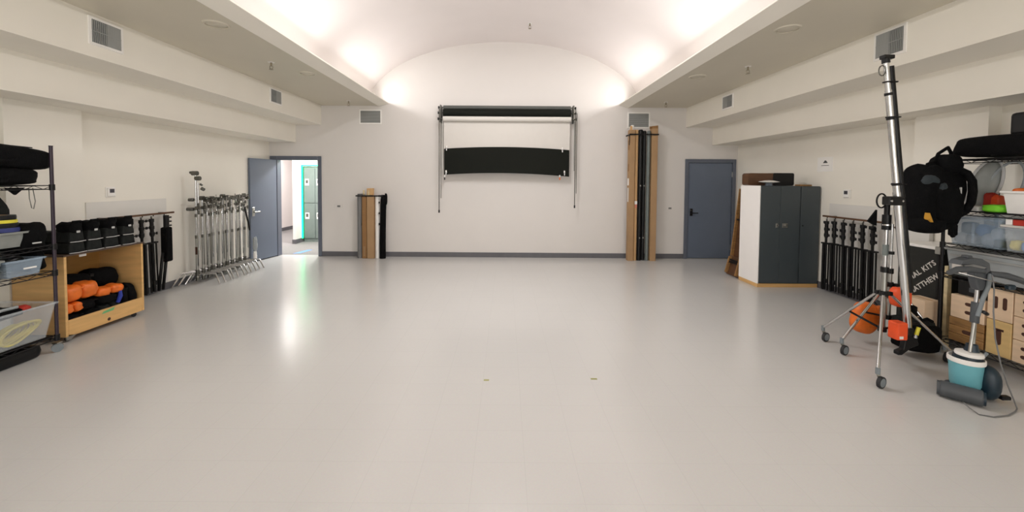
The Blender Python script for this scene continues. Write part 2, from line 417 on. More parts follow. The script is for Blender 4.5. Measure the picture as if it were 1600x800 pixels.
# open leaf, swung into the room against the left wall
hx, hy, ang = -4.975, 8.618, math.atan2(-0.70, -0.118)
t = bpy.data.objects.new('door_3', None); COL.objects.link(t); t.location = (hx, hy, 0); struct(t)
W_ = 0.66
dx, dy = math.cos(ang), math.sin(ang); nx, ny = -dy, dx       # (nx,ny) faces the room (+x)
if nx < 0: nx, ny = -nx, -ny
def leafbox(a0, a1, n0, n1, z0, z1):
    P = lambda a, n, z: (hx + dx * a + nx * n, hy + dy * a + ny * n, z)
    vs = [P(a0, n0, z0), P(a1, n0, z0), P(a1, n1, z0), P(a0, n1, z0), P(a0, n0, z1), P(a1, n0, z1), P(a1, n1, z1), P(a0, n1, z1)]
    return MB().add(vs, [(0, 3, 2, 1), (4, 5, 6, 7), (0, 1, 5, 4), (1, 2, 6, 5), (2, 3, 7, 6), (3, 0, 4, 7)])
DW = 0.715
lf = leafbox(0, DW, -0.045, 0.0, 0.018, 2.10).obj('door_leaf', DOORP, t, 0.002)
pl = leafbox(DW - 0.10, DW - 0.035, 0.0, 0.012, 0.93, 1.11).obj('lock_plate', STEEL, lf, 0.004)
leafbox(DW - 0.085, DW - 0.05, 0.012, 0.05, 1.0, 1.03).obj('lever_neck', STEEL, pl)
leafbox(DW - 0.19, DW - 0.05, 0.045, 0.06, 1.003, 1.027).obj('lever_handle', STEEL, pl, 0.003)
leafbox(DW - 0.082, DW - 0.053, 0.012, 0.02, 1.06, 1.09).obj('thumb_turn', WHITE, pl)

# ------------------------------------------------------------------ wall fittings
def vent(label, face, c, wd, ht, s=1, split=None, blank=False):
    """wall grille; face 'y' on the back wall, 'x' on a beam side"""
    t = thing('air_vent', label, 'vent', c, 'air vents')
    cx_, cy_, cz = c
    def bx(a0, a1, d0, d1, z0, z1):
        if face == 'y': return MB().box((cx_ + a0, cy_ - d1, cz + z0), (cx_ + a1, cy_ - d0, cz + z1))
        lo, hi = sorted((cx_ - s * d0, cx_ - s * d1))
        return MB().box((lo, cy_ + a0, cz + z0), (hi, cy_ + a1, cz + z1))
    e = 0.025
    bx(-wd / 2, wd / 2, 0.001, 0.004, -ht / 2, ht / 2).obj('vent_back', VENTIN if not blank else GREYV, t)
    FR = WHITE
    b = MB()
    for a in ((-wd / 2 - e, -wd / 2, -ht / 2 - e, ht / 2 + e), (wd / 2, wd / 2 + e, -ht / 2 - e, ht / 2 + e), (-wd / 2, wd / 2, ht / 2, ht / 2 + e), (-wd / 2, wd / 2, -ht / 2 - e, -ht / 2)):
        q = bx(a[0], a[1], 0.0, 0.014, a[2], a[3]); b.add(q.v, q.f)
    b.obj('vent_frame', FR, t)
    if face == 'y':
        n = 15
        for k in range(n):
            z = -ht / 2 + (k + 0.5) * ht / n
            bx(-wd / 2, wd / 2, 0.004, 0.012, z - ht / n * 0.36, z + ht / n * 0.36).obj('slat', GREYV, t)
    else:
        n = 16
        for k in range(n):
            a = -wd / 2 + (k + 0.5) * wd / n
            wdt = 0.22 if a < 0 else 0.47          # near half set open, far half turned shut
            bx(a - wd / n * wdt, a + wd / n * wdt, 0.004, 0.016, -ht / 2, ht / 2).obj('slat', GREYV, t)
        bx(-wd / 2, wd / 2, 0.0165, 0.0185, -0.004, 0.004).obj('cross_bar', GREYV, t)
vent('grey slatted vent high on back wall, left of the backdrop rollers', 'y', (-2.94, YB, 3.045), 0.43, 0.26)
vent('grey slatted vent high on back wall, above the tall cardboard tubes', 'y', (2.875, YB, 3.01), 0.43, 0.29)
vent('large white framed vent on left beam, nearest the camera', 'x', (-4.01, 4.02, 3.115), 0.29, 0.22, -1)
vent('small white framed vent far along the left beam', 'x', (-4.01, 6.95, 3.115), 0.30, 0.21, -1)
vent('large white framed vent on right beam above the chrome boom', 'x', (3.905, 4.09, 3.12), 0.29, 0.24, 1)
vent('small white framed vent far along the right beam', 'x', (3.905, 7.04, 3.10), 0.29, 0.20, 1)

def thermostat(c, s, label):
    t = thing('thermostat', label, 'thermostat', c, 'thermostats')
    x, y, z = c
    X = lambda a, d: sorted((x - s * a, x - s * d))
    a = X(0, 0.012); MB().box((a[0], y - 0.062, z - 0.066), (a[1], y + 0.062, z + 0.066)).obj('wall_plate', WHITE, t, 0.003)
    a = X(0.012, 0.03); bd = MB().box((a[0], y - 0.05, z - 0.055), (a[1], y + 0.05, z + 0.055)).obj('thermostat_body', WHITE, t, 0.006)
    a = X(0.03, 0.032); MB().box((a[0], y - 0.03, z - 0.008), (a[1], y + 0.03, z + 0.042)).obj('display', SCREEN, bd)
thermostat((XL, 5.16, 1.505), -1, 'white thermostat with dark display on left wall')
thermostat((XR, 5.855, 1.53), 1, 'white thermostat with dark display on right wall')
t = thing('paper_sign', 'white paper sign with small black emblem on right wall', 'sign', (XR, 6.29, 1.98))
MB().box((XR - 0.003, 6.14, 1.865), (XR, 6.44, 2.095)).obj('paper', WHITE, t)
b = MB().prism([(XR - 0.004, 6.33, 2.0), (XR - 0.004, 6.30, 2.035), (XR - 0.004, 6.28, 2.045), (XR - 0.004, 6.25, 2.02), (XR - 0.004, 6.235, 2.0)], (0.0012, 0, 0))
b.obj('emblem', INK, t)
MB().box((XR - 0.004, 6.21, 1.958), (XR - 0.003, 6.36, 1.966)).obj('text_line', INK, t)
for (x, z, lab) in ((-3.65, 1.10, 'small wall plate with grey switch between open door and short tubes'), (3.585, 1.105, 'small wall plate with grey switch between tall tubes and closed door')):
    t = thing('wall_plate', lab, 'wall plate', (x, YB, z), 'wall plates')
    MB().box((x - 0.09, YB - 0.006, z - 0.045), (x + 0.09, YB, z + 0.045)).obj('plate', BACKWALL, t, 0.002)
    MB().box((x - 0.025, YB - 0.012, z - 0.02), (x + 0.04, YB - 0.006, z + 0.018)).obj('switch', GREYTUBE, t, 0.002)
tag(MB().box((XL, 4.85, 0.11), (XL + 0.012, 6.0, 1.385)).obj('wall_panel', PANEL), 'pale grey protective panel on left wall behind black stands', 'wall panel')
tag(MB().box((XR - 0.012, 5.15, 0.11), (XR, 6.16, 1.37)).obj('wall_panel', PANEL), 'pale grey protective panel on right wall behind black stands', 'wall panel')

# sprinklers and recessed discs
def sprinkler(c, label):
    t = thing('sprinkler', label, 'sprinkler', c, 'ceiling sprinklers')
    x, y, z = c
    MB().lathe([(0.0, -0.004), (0.04, -0.004), (0.042, 0.0)], c).obj('escutcheon', WHITE, t)
    MB().cyl((x, y, z), (x, y, z - 0.05), 0.012).obj('stem', BRASS, t)
    MB().tube([(x - 0.02, y, z - 0.05), (x - 0.022, y, z - 0.075), (x, y, z - 0.095), (x + 0.022, y, z - 0.075), (x + 0.02, y, z - 0.05)], 0.004, 6, True).obj('yoke', BRASS, t)
    MB().lathe([(0.0, -0.10), (0.028, -0.10), (0.028, -0.096), (0.0, -0.095)], c, n=12).obj('deflector', BRASS, t)
sprinkler((-3.22, 5.49, ZS), 'pendent sprinkler on left soffit, nearer of two')
sprinkler((-3.21, 8.14, ZS), 'pendent sprinkler on left soffit beside the back wall')
sprinkler((3.33, 5.53, ZS), 'pendent sprinkler on right soffit, nearer of two')
sprinkler((3.22, 8.06, ZS), 'pendent sprinkler on right soffit beside the back wall')
sprinkler((0.435, 7.58, 4.648), 'pendent sprinkler hanging from vaulted ceiling')
for (x, y, lab) in ((-3.0, 4.16, 'round flush cover in left soffit, nearer one'), (2.91, 4.17, 'round flush cover in right soffit, nearer one'), (-3.0, 6.04, 'round flush cover in left soffit, farther one'), (2.895, 6.07, 'round flush cover in right soffit, farther one')):
    t = thing('ceiling_cover', lab, 'ceiling cover', (x, y, ZS), 'round soffit covers')
    MB().lathe([(0.0, -0.006), (0.085, -0.006), (0.09, -0.002)], (x, y, ZS), n=24).obj('disc', SOFFIT, t)
    MB().lathe([(0.10, 0.0), (0.10, -0.012), (0.115, -0.012), (0.125, 0.0)], (x, y, ZS), n=28).obj('ring', SOFFIT, t)

# floor tape marks and scuffs
for (x, y, wd, lab) in ((-0.152, 3.31, 0.045, 'small olive tape mark on floor, left of two'), (0.768, 3.343, 0.055, 'small olive tape mark on floor, right of two')):
    tag(MB().box((x - wd / 2, y - 0.012, 0), (x + wd / 2, y + 0.012, 0.0012)).obj('tape_mark', TAPEM), lab, 'tape mark', 'floor tape marks')

# ------------------------------------------------------------------ backdrop system on the back wall
t = thing('backdrop_system', 'wall mounted backdrop rollers with black rolls, hanging white paper and chain pulls', 'backdrop', (0.02, 8.5, 1.8))
ty = lambda x: -0.0131 * (x + 1.333)          # the rolls hang very slightly lower at the right end
def roll(nm, z, r, y, m, x0=-1.335, x1=1.375):
    o = MB().cyl((x0, y, z), (x1, y, z), r, n=20).obj(nm, m, t)
    for xa, xb, xw in ((x0 - 0.09, x0, x0 - 0.115), (x1, x1 + 0.09, x1 + 0.09)):
        MB().cyl((xa, y, z), (xb, y, z), 0.012, n=8).obj('core_bar', DSTEEL, o)
        MB().cyl((xw, y, z), (xw + 0.025, y, z), 0.028, n=10).obj('chain_wheel', BLACKP, o)
roll('top_roll', 3.235, 0.042, 8.52, ROLLTOP)
roll('black_roll', 3.115, 0.075, 8.49, BLACKPAPER)
roll('white_roll', 2.985, 0.055, 8.46, PAPER)
for x in (-1.40, 1.44):
    MB().box((x - 0.012, 8.50, 2.92), (x + 0.012, YB, 3.29)).obj('wall_bracket', DSTEEL, t)
# hanging white sheet
def sheet(fx, x0, x1, zt, zb, y, nm, m, par, nx_=24, nz=8, thick=0.0015, bow=0.0, yf=None):
    v = []; f = []
    for side_ in (0, 1):
        for j in range(nz + 1):
            for i in range(nx_ + 1):
                u = i / nx_; x = x0 + (x1 - x0) * u; q = j / nz
                za, zc = zt(u), zb(u)
                yy = y + (yf(u, q) if yf else 0) + side_ * thick
                v.append((x, yy, za + (zc - za) * q))
    S = (nz + 1) * (nx_ + 1)
    for j in range(nz):
        for i in range(nx_):
            a = j * (nx_ + 1) + i
            f.append((a, a + 1, a + nx_ + 2, a + nx_ + 1)); f.append((S + a, S + a + nx_ + 1, S + a + nx_ + 2, S + a + 1))
    return MB().add(v, f, True).obj(nm, m, par)
arch = lambda u: 4 * u * (1 - u)
sheet(None, -1.328, 1.362, lambda u: 2.985, lambda u: 2.33, 8.502, 'white_sheet', PAPER, t, yf=lambda u, q: 0.0)
bs = tag(sheet(None, -1.315, 1.352, lambda u: 2.355 - .012 * u + 0.05 * arch(u), lambda u: 1.80 - .025 * u + 0.055 * arch(u), 8.492, 'black_sheet', BLACKPAPER, None, yf=lambda u, q: -0.03 * arch(u) * q - 0.01 - .05 * max(0, q - .75) ** 1 ), 'black paper sheet clipped below the hanging white backdrop paper', 'paper sheet')
for side_, x in (('left', -1.415), ('right', 1.47)):
    zb = 1.05 if side_ == 'left' else 1.17
    MB().cyl((x, 8.44, zb), (x, 8.44, 3.20), 0.009, n=8).obj('chain_pull', DSTEEL, t)
    MB().cyl((x + 0.035, 8.47, zb + 0.25), (x + 0.035, 8.47, 3.12), 0.007, n=8).obj('chain_pull', DSTEEL, t)
    MB().cyl((x, 8.44, zb - 0.06), (x, 8.44, zb), 0.016, n=8).obj('pull_weight', BLACKP, t)
    MB().box((x - 0.02 if side_ == 'right' else x + 0.05, 8.5, 1.9), (x + 0.0 if side_ == 'right' else x + 0.07, 8.515, 2.95)).obj('side_rail', STEEL, t)
CL = [(-1.26, 2.36, 'upper left corner of black sheet', 0), (1.20, 2.34, 'upper right corner of black sheet', 0), (-1.27, 1.84, 'lower left corner of black sheet, upper one', 0), (-1.30, 1.74, 'below lower left corner of black sheet', 1), (1.25, 1.85, 'lower right corner of black sheet, upper one', 0), (1.15, 1.755, 'below lower right edge of black sheet', 2)]
for x, z, lab, k in CL:
    c = thing('spring_clamp', 'small silver spring clamp at ' + lab, 'clamp', (x, 8.467, z), 'backdrop clamps')
    MB().box((x - 0.014, 8.457, z), (x + 0.014, 8.469, z + 0.055)).obj('jaw', WHITE, c, 0.003)
    MB().box((x - 0.012, 8.442, z - 0.05), (x + 0.012, 8.459, z + 0.005), rot=(0.15, 0, 0)).obj('handle', [CHROME, BLACKP, ORANGE][k], c, 0.003)
    MB().cyl((x - 0.018, 8.455, z + 0.003), (x + 0.018, 8.455, z + 0.003), 0.009, n=8).obj('spring', CHROME, c)

# ------------------------------------------------------------------ bundles of tubes standing at the back wall
BY = 8.50
def carton(label, x0, x1, y0, y1, z1, m=CARD, grp=None, seam=True, nm='long_carton'):
    t = thing(nm, label, 'box', ((x0 + x1) / 2, (y0 + y1) / 2, 0), grp)
    MB().box((x0, y0, 0), (x1, y1, z1)).obj('carton_body', m, t, 0.004)
    if seam: MB().box((x0 + (x1 - x0) * 0.30, y0 - 0.0012, 0.05), (x0 + (x1 - x0) * 0.72, y0, 0.26)).obj('label_patch', TAPE, t)
    return t
g1 = 'short tubes left of backdrop'
tb = thing('grey_tube', 'dark grey tube at left end of the short tube bundle', 'tube', (-3.115, BY, 0), g1)
MB().cyl((-3.122, BY, 0), (-3.122, BY, 1.37), 0.055, n=20).obj('tube_wall', GREYTUBE, tb)
MB().cyl((-3.122, BY, 1.37), (-3.122, BY, 1.378), 0.05, n=20).obj('end_cap', BLACKP, tb)
MB().cyl((-3.063, BY - 0.045, 0.70), (-3.063, BY - 0.045, 0.76), 0.012, n=8).obj('clip', BLACKP, tb)
carton('narrow long brown carton beside the dark grey tube', -3.057, -2.962, 8.43, 8.53, 1.345, CARDD, g1)
carton('narrow long brown carton beside the white tube', -2.95, -2.80, 8.42, 8.54, 1.35, CARD, g1, seam=False)
wt = tag(MB().cyl((-2.747, BY, 0), (-2.747, BY, 1.34), 0.050, n=20).obj('white_tube', WHITE), 'white cardboard tube between brown carton and black fabric roll', 'tube', g1)
t = thing('fabric_roll', 'rolled black fabric standing at right end of short tubes', 'fabric', (-2.63, BY, 0), g1)
b = MB()
pts = [(-2.628, 8.46, 0.0), (-2.627, 8.46, 0.35), (-2.62, 8.46, 0.7), (-2.612, 8.46, 1.0), (-2.605, 8.46, 1.25), (-2.60, 8.46, 1.36)]
b.tube(pts, [0.066, 0.065, 0.062, 0.06, 0.062, 0.05], 14); b.obj('roll', FABRIC, t)
MB().blob((-2.55, 8.45, 1.27), (0.05, 0.06, 0.24), 0.6, 3, 0.05).obj('loose_flap', FABRIC, t)
for z in (0.72, 0.95, 1.18): MB().cyl((-2.688, 8.43, z), (-2.688, 8.43, z + 0.04), 0.014, n=8).obj('tie', BLACKP, t)
t = thing('strap', 'black strap around top of short tube bundle', 'strap', (-2.95, 8.42, 1.345), 'tube straps')
MB().box((-3.18, 8.405, 1.325), (-2.69, 8.417, 1.352)).obj('band', BLACK, t)
MB().box((-3.182, 8.405, 1.325), (-3.172, 8.62, 1.352)).obj('band_side', BLACK, t)
MB().box((-2.70, 8.40, 1.32), (-2.60, 8.415, 1.357)).obj('buckle', BLACKP, t, 0.003)
tag(MB().box((-2.955, 8.44, 1.352), (-2.83, 8.54, 1.50)).obj('small_carton', CARD2, bevel=0.004), 'small beige carton standing on top of short brown cartons', 'box')
tag(MB().box((-2.93, 8.432, 1.352), (-2.90, 8.437, 1.46)).cyl((-3.03, 8.47, 1.352), (-3.03, 8.47, 1.46), 0.018, n=8).obj('small_spool', CREAM), 'small cream spool standing on top of dark narrow carton', 'spool')

g2 = 'tall tubes right of backdrop'
t = carton('tall brown carton with patched left side, leftmost of the tall bundle', 2.60, 2.712, 8.36, 8.50, 2.77, CARD, g2, False)
for z0, z1, m in ((1.60, 1.75, WHITE), (1.9, 2.05, CARDD), (1.25, 1.55, PAPER), (2.35, 2.55, CARDD)):
    MB().box((2.5985, 8.38, z0), (2.60, 8.47, z1)).obj('label_patch', m, t)
MB().box((2.60, 8.36, 2.77), (2.648, 8.364, 2.85)).obj('raised_flap', CARD2, t)
tt = thing('cardboard_tube', 'tall thin pale cardboard tube with white label', 'tube', (2.763, 8.44, 0.0), g2)
MB().cyl((2.763, 8.44, 0.0), (2.763, 8.44, 2.775), 0.038, n=16).obj('tube_wall', CARD2, tt)
MB().box((2.735, 8.398, 1.20), (2.79, 8.403, 1.27)).obj('label_white', WHITE, tt); MB().box((2.745, 8.399, 1.12), (2.785, 8.403, 1.20)).obj('label_pink', REDLBL, tt)
def blacktube(x, y, z1, r, lab):
    t = thing('black_tube', lab, 'tube', (x, y, 0), g2)
    MB().cyl((x, y, 0), (x, y, z1), r, n=16).obj('tube_wall', BLACKP, t)
    MB().lathe([(r * 1.04, -0.03), (r * 1.04, 0.0), (r * .8, 0.02), (0, 0.022)], (x, y, z1), n=16).obj('end_cap', BLACK, t)
    for z in (0.47, 1.58): MB().box((x - 0.012, y - r - 0.004, z), (x + 0.012, y - r + 0.002, z + 0.03)).obj('latch', STEEL, t)
blacktube(2.853, 8.44, 2.76, 0.045, 'tall black plastic tube beside pale cardboard tube')
blacktube(2.94, 8.47, 2.74, 0.040, 'tall black plastic tube beside grey green tube')
gt = thing('grey_tube', 'tall grey green tube left of the rightmost tall carton', 'tube', (3.02, 8.43, 0), g2)
MB().cyl((3.02, 8.43, 0), (3.02, 8.43, 2.74), 0.036, n=16).obj('tube_wall', GREENTUBE, gt)
MB().cyl((3.02, 8.43, 2.74), (3.02, 8.43, 2.755), 0.031, n=16).obj('end_cap', GREYTUBE, gt)
t = carton('tall brown carton with open top, rightmost of the tall bundle', 3.068, 3.19, 8.36, 8.50, 2.80, CARD, g2, False)
MB().prism([(3.064, 8.36, 2.80), (3.19, 8.36, 2.80), (3.185, 8.35, 2.86), (3.05, 8.35, 2.845)], (0, 0.006, 0)).obj('raised_flap', CARDD, t)
MB().prism([(3.066, 8.50, 2.80), (3.19, 8.50, 2.80), (3.20, 8.51, 2.86), (3.06, 8.51, 2.86)], (0, 0.006, 0)).obj('raised_flap', CARDD, t)
t = thing('strap', 'black strap around top of tall tube bundle', 'strap', (2.9, 8.35, 2.66), 'tube straps')
MB().box((2.585, 8.335, 2.655), (3.20, 8.347, 2.685)).obj('band', BLACK, t)
MB().box((2.585, 8.347, 2.645), (2.597, 8.60, 2.675)).obj('band_side', BLACK, t)
MB().box((2.583, 8.342, 2.45), (2.593, 8.36, 2.66)).obj('loose_end', BLACK, t)
tag(MB().cyl((2.672, 8.43, 2.772), (2.672, 8.43, 2.87), 0.032, n=14).obj('white_roll', WHITE), 'white roll end standing on top of leftmost tall carton', 'roll')

# ------------------------------------------------------------------ charcoal cabinets at the right wall
CY0, CY1, CX0, CXM, CX1, CZ0, CZ1 = 6.33, 6.84, 4.055, 4.715, 5.03, 0.06, 1.635
tag(MB().box((CX0 + 0.0, CY0 + 0.005, 0), (CX1, CY1, CZ0)).obj('wooden_plinth', MAPLE, bevel=0.003), 'low wooden plinth under the charcoal cabinets', 'plinth')
t = thing('storage_cabinet', 'charcoal two door cabinet with white side panel on wooden plinth', 'cabinet', ((CX0 + CXM) / 2, (CY0 + CY1) / 2, CZ0))
MB().box((CX0 + 0.018, CY0 + 0.022, CZ0), (CXM - 0.003, CY1, CZ1)).obj('cabinet_body', CABD, t)
MB().box((CX0, CY0, CZ0), (CX0 + 0.018, CY1, CZ1)).obj('side_panel', CABW, t, 0.002)
xm = (CX0 + CXM) / 2 + 0.01
for k, (a, c) in enumerate(((CX0 + 0.02, xm - 0.002), (xm + 0.002, CXM - 0.006))):
    d = MB().box((a, CY0, CZ0 + 0.012), (c, CY0 + 0.02, CZ1 - 0.006)).obj('door', CABD, t, 0.002)
    hx_ = c - 0.05 if k == 0 else a + 0.075
    MB().box((hx_ - 0.028 * (k + .6), CY0 - 0.006, 0.965), (hx_ + 0.028 * (k + .6), CY0, 1.035)).obj('latch_plate', STEEL, d, 0.002)
    MB().cyl((hx_, CY0 - 0.006, 1.005), (hx_, CY0 - 0.03, 1.005), 0.012).obj('lock_knob', CHROME, d)
t = thing('storage_cabinet', 'narrow charcoal single door cabinet against the right wall', 'cabinet', ((CXM + CX1) / 2, (CY0 + CY1) / 2, CZ0))
MB().box((CXM + 0.004, CY0 + 0.022, CZ0), (CX1, CY1, CZ1 - 0.004)).obj('cabinet_body', CABD, t)
d = MB().box((CXM + 0.008, CY0 + 0.002, CZ0 + 0.012), (CX1 - 0.004, CY0 + 0.02, CZ1 - 0.01)).obj('door', CABD, t, 0.002)
MB().cyl((CXM + 0.04, CY0 + 0.002, 1.0), (CXM + 0.04, CY0 - 0.01, 1.0), 0.010).obj('lock_knob', BLACKP, d)
# things on top of the cabinets
def rr(x0, x1, z0, z1, r, y, n=5):
    out = []
    for cx_, cz_, a0 in ((x1 - r, z0 + r, -90), (x1 - r, z1 - r, 0), (x0 + r, z1 - r, 90), (x0 + r, z0 + r, 180)):
        for k in range(n + 1):
            a = math.radians(a0 + 90 * k / n); out.append((cx_ + r * math.cos(a), y, cz_ + r * math.sin(a)))
    return out
t = thing('flat_case', 'brown and black flat case with rounded corners lying on charcoal cabinet', 'case', (4.40, 6.62, CZ1))
MB().prism(rr(4.03, 4.50, CZ1 + 0.001, CZ1 + 0.205, 0.04, 6.60), (0, 0.17, 0)).obj('brown_half', DARKWOOD, t)
MB().prism(rr(4.44, 4.79, CZ1 + 0.001, CZ1 + 0.21, 0.03, 6.597), (0, 0.175, 0)).obj('black_half', BLACKP, t)
t = thing('white_dish', 'shallow white dish lamp shade lying on top of charcoal cabinet', 'dish', (4.29, 6.45, CZ1))
MB().lathe([(0.0, 0.035), (0.05, 0.045), (0.145, 0.058), (0.15, 0.062), (0.13, 0.07), (0.06, 0.085), (0.0, 0.088)], (4.29, 6.47, CZ1), n=24).obj('shade', WHITE, t)
MB().lathe([(0.06, 0.0), (0.05, 0.02), (0.05, 0.04), (0, 0.04)], (4.29, 6.47, CZ1), n=16).obj('base', CLEARBLUE, t)
tag(MB().box((4.75, 6.40, CZ1 - 0.004), (4.94, 6.52, CZ1 + 0.022)).obj('thin_box', OLDWOOD, bevel=0.003), 'thin dark olive box lying on narrow charcoal cabinet', 'box')
# folding tables leaning behind the cabinets
def leaning_table(label, y0, y1, xb, xt, zt, legs=True):
    t = thing('folding_table', label, 'folding table', (xb, (y0 + y1) / 2, 0), 'leaning folding tables')
    d = Vector((xt - xb, 0, zt)).normalized(); n = Vector((-d.z, 0, d.x)); L_ = math.hypot(xt - xb, zt)
    def slab(a0, a1, q0, q1, n0, n1):
        P = lambda a, q, k: Vector((xb + 0.03, q, 0.012)) + d * a + n * k
        vs = [P(a0, q0, n0), P(a1, q0, n0), P(a1, q1, n0), P(a0, q1, n0), P(a0, q0, n1), P(a1, q0, n1), P(a1, q1, n1), P(a0, q1, n1)]
        return MB().add(vs, [(0, 3, 2, 1), (4, 5, 6, 7), (0, 1, 5, 4), (1, 2, 6, 5), (2, 3, 7, 6), (3, 0, 4, 7)])
    slab(0, L_, y0, y1, -0.012, 0.012).obj('table_top', DARKWOOD, t, 0.004)
    b = slab(0.02, L_ - 0.02, y0 + 0.02, y0 + 0.05, 0.012, 0.06); b.obj('apron', OLDWOOD, t)
    slab(0.02, L_ - 0.02, y1 - 0.05, y1 - 0.02, 0.012, 0.06).obj('apron', OLDWOOD, t)
    for a in (0.25, L_ * .62):
        slab(a, a + 0.03, y0 + 0.06, y1 - 0.06, 0.02, 0.05).obj('folded_leg', BLACK, t)
    return t
leaning_table('tall dark wooden folding table leaning behind the charcoal cabinet', 6.89, 7.29, 4.14, 4.31, 1.57)
leaning_table('lower brown wooden board leaning at foot of tall folding table', 6.87, 7.25, 4.045, 4.13, 0.33)

# ------------------------------------------------------------------ C-stands nested along the left wall
def c_stand(label, loc):
    t = thing('c_stand', label, 'light stand', (0, 0, 0), 'nested chrome stands by the open door')
    MB().cyl((0, 0, 0.08), (0, 0, 0.78), 0.021).obj('column', STEEL, t)
    MB().cyl((0, 0, 0.74), (0, 0, 1.36), 0.018).obj('riser', CHROME, t)
    for z in (0.76, 1.10): 
        c = MB().cyl((0, 0, z - 0.025), (0, 0, z + 0.025), 0.024).obj('collar', DSTEEL, t)
    for k, z in enumerate((1.15, 1.27)):
        q = MB().cyl((0, 0, z), (0.055, -0.02, z), 0.008, n=8).obj('lock_knob', DSTEEL, t)
        MB().cyl((0.055, -0.02, z - 0.028), (0.055, -0.02, z + 0.028), 0.012, n=8).obj('knob_grip', DSTEEL, q)
    g = MB().cyl((-0.03, 0, 1.37), (0.03, 0, 1.37), 0.036).obj('grip_head', DSTEEL, t)
    MB().cyl((0.03, 0, 1.37), (0.08, 0, 1.38), 0.008, n=8).cyl((0.08, -0.025, 1.38), (0.08, 0.025, 1.38), 0.011, n=8).obj('grip_knob', DSTEEL, g)
    MB().cyl((0.05, 0.03, 0.42), (0.05, 0.03, 1.40), 0.0085, n=8).obj('grip_arm', CHROME, t)
    MB().cyl((0.02, 0.03, 1.33), (0.075, 0.03, 1.33), 0.026, n=10).obj('arm_head', DSTEEL, t)
    MB().cyl((0.045, -0.035, 0.30), (0.045, -0.035, 1.30), 0.0085, n=8).obj('short_arm', STEEL, t)
    MB().cyl((0.02, -0.035, 1.22), (0.08, -0.035, 1.22), 0.028, n=10).obj('short_arm_head', DSTEEL, t)
    for z, pts in ((0.165, [(0, 0), (0.245, 0.06), (0.355, 0.0)]), (0.205, [(0, 0), (-0.14, -0.14), (-0.19, -0.27)]), (0.085, [(0, 0), (-0.1, 0.2), (-0.16, 0.32)])):
        (a, c, e) = pts
        MB().tube([(a[0], a[1], z), (c[0] * .93, c[1] * .93, z), (c[0], c[1], z - 0.008), (e[0] * .99, e[1], 0.016), (e[0], e[1], 0.010)], 0.0125, 8).obj('leg', CHROME, t)
        MB().cyl((0, 0, z - 0.028), (0, 0, z + 0.028), 0.028).obj('leg_hub', DSTEEL, t)
    t.location = loc
    return t
pos = [6.40 + 0.113 * k for k in range(10)]
cs = c_stand('chrome C-stand in nested row, second from the near end', (-4.90, pos[0], 0))
ords = ['second', 'third', 'fourth', 'fifth', 'sixth', 'seventh', 'eighth', 'ninth', 'tenth', 'last']
for k in range(1, 10):
    c = dup(cs, (-4.90 + 0.012 * math.sin(k * 2.1), pos[k], 0), (0, 0, 0.06 * math.sin(k * 1.7)), 'chrome C-stand in nested row, %s from the near end' % ords[k] if k < 9 else 'chrome C-stand in nested row, farthest, beside the open door leaf')
    for ch in c.children:                      # each stand's heads, knobs and arms are turned their own way
        if ch.name.startswith(('grip_head', 'lock_knob', 'arm_head', 'grip_arm', 'short_arm')):
            ch.rotation_euler = (0, 0, random.uniform(-0.9, 0.9)); ch.location = (0, 0, random.uniform(-0.035, 0.02))
t = c_stand('tallest chrome C-stand with raised grip arm at near end of row', (0, 0, 0))
for ch in list(t.children):
    if ch.name.startswith(('riser', 'grip_head', 'grip_arm', 'arm_head')):
        for g in list(ch.children): bpy.data.objects.remove(g)
        bpy.data.objects.remove(ch)
MB().cyl((0, 0, 0.74), (0, 0, 1.74), 0.0145).obj('riser', CHROME, t)
MB().cyl((0.035, 0, 0.55), (0.035, 0, 1.62), 0.012).obj('grip_arm', CHROME, t)
g = MB().cyl((-0.05, 0, 1.77), (0.03, 0, 1.77), 0.036).obj('grip_head', DSTEEL, t)
MB().cyl((-0.05, 0, 1.78), (-0.085, 0, 1.78), 0.022, n=8).obj('grip_knob', DSTEEL, g)
g = MB().cyl((0.0, 0, 1.69), (0.07, 0, 1.69), 0.034).obj('arm_head', DSTEEL, t)
MB().cyl((0.07, 0, 1.60), (0.10, 0, 1.58), 0.016, n=8).obj('arm_knob', DSTEEL, g)
MB().cyl((0.09, 0, 1.53), (0.13, 0, 1.51), 0.026, n=8).obj('lower_knob', DSTEEL, t)
MB().cyl((-0.03, -0.01, 1.35), (-0.10, -0.02, 1.35), 0.026, n=8).obj('side_knob', DSTEEL, t)
MB().cyl((-0.03, -0.01, 1.20), (-0.13, -0.02, 1.20), 0.026, n=8).obj('side_knob', DSTEEL, t)
MB().cyl((0, 0, 0.48), (0, 0, 0.60), 0.024).obj('brown_tape', SLOT, t)
t.location = (-4.905, 6.28, 0)
t = thing('hanging_cloth', 'small white cloth hanging behind last C-stand beside open door', 'cloth', (-4.80, 7.62, 0.0))
MB().blob((-4.83, 7.62, 0.42), (0.07, 0.09, 0.28), 0.8, 5, 0.08).obj('upper_fold', GREYBIN, t); MB().blob((-4.83, 7.62, 0.20), (0.055, 0.07, 0.22), 0.8, 6, 0.08).obj('lower_fold', WHITE, t)
tag(MB().tube([(-4.84, 7.35, 1.16), (-4.83, 7.38, 1.0), (-4.82, 7.42, 0.86), (-4.82, 7.45, 0.72)], 0.015, 8).obj('black_strap', BLACK), 'short black strap hanging diagonally among far C-stands', 'strap')

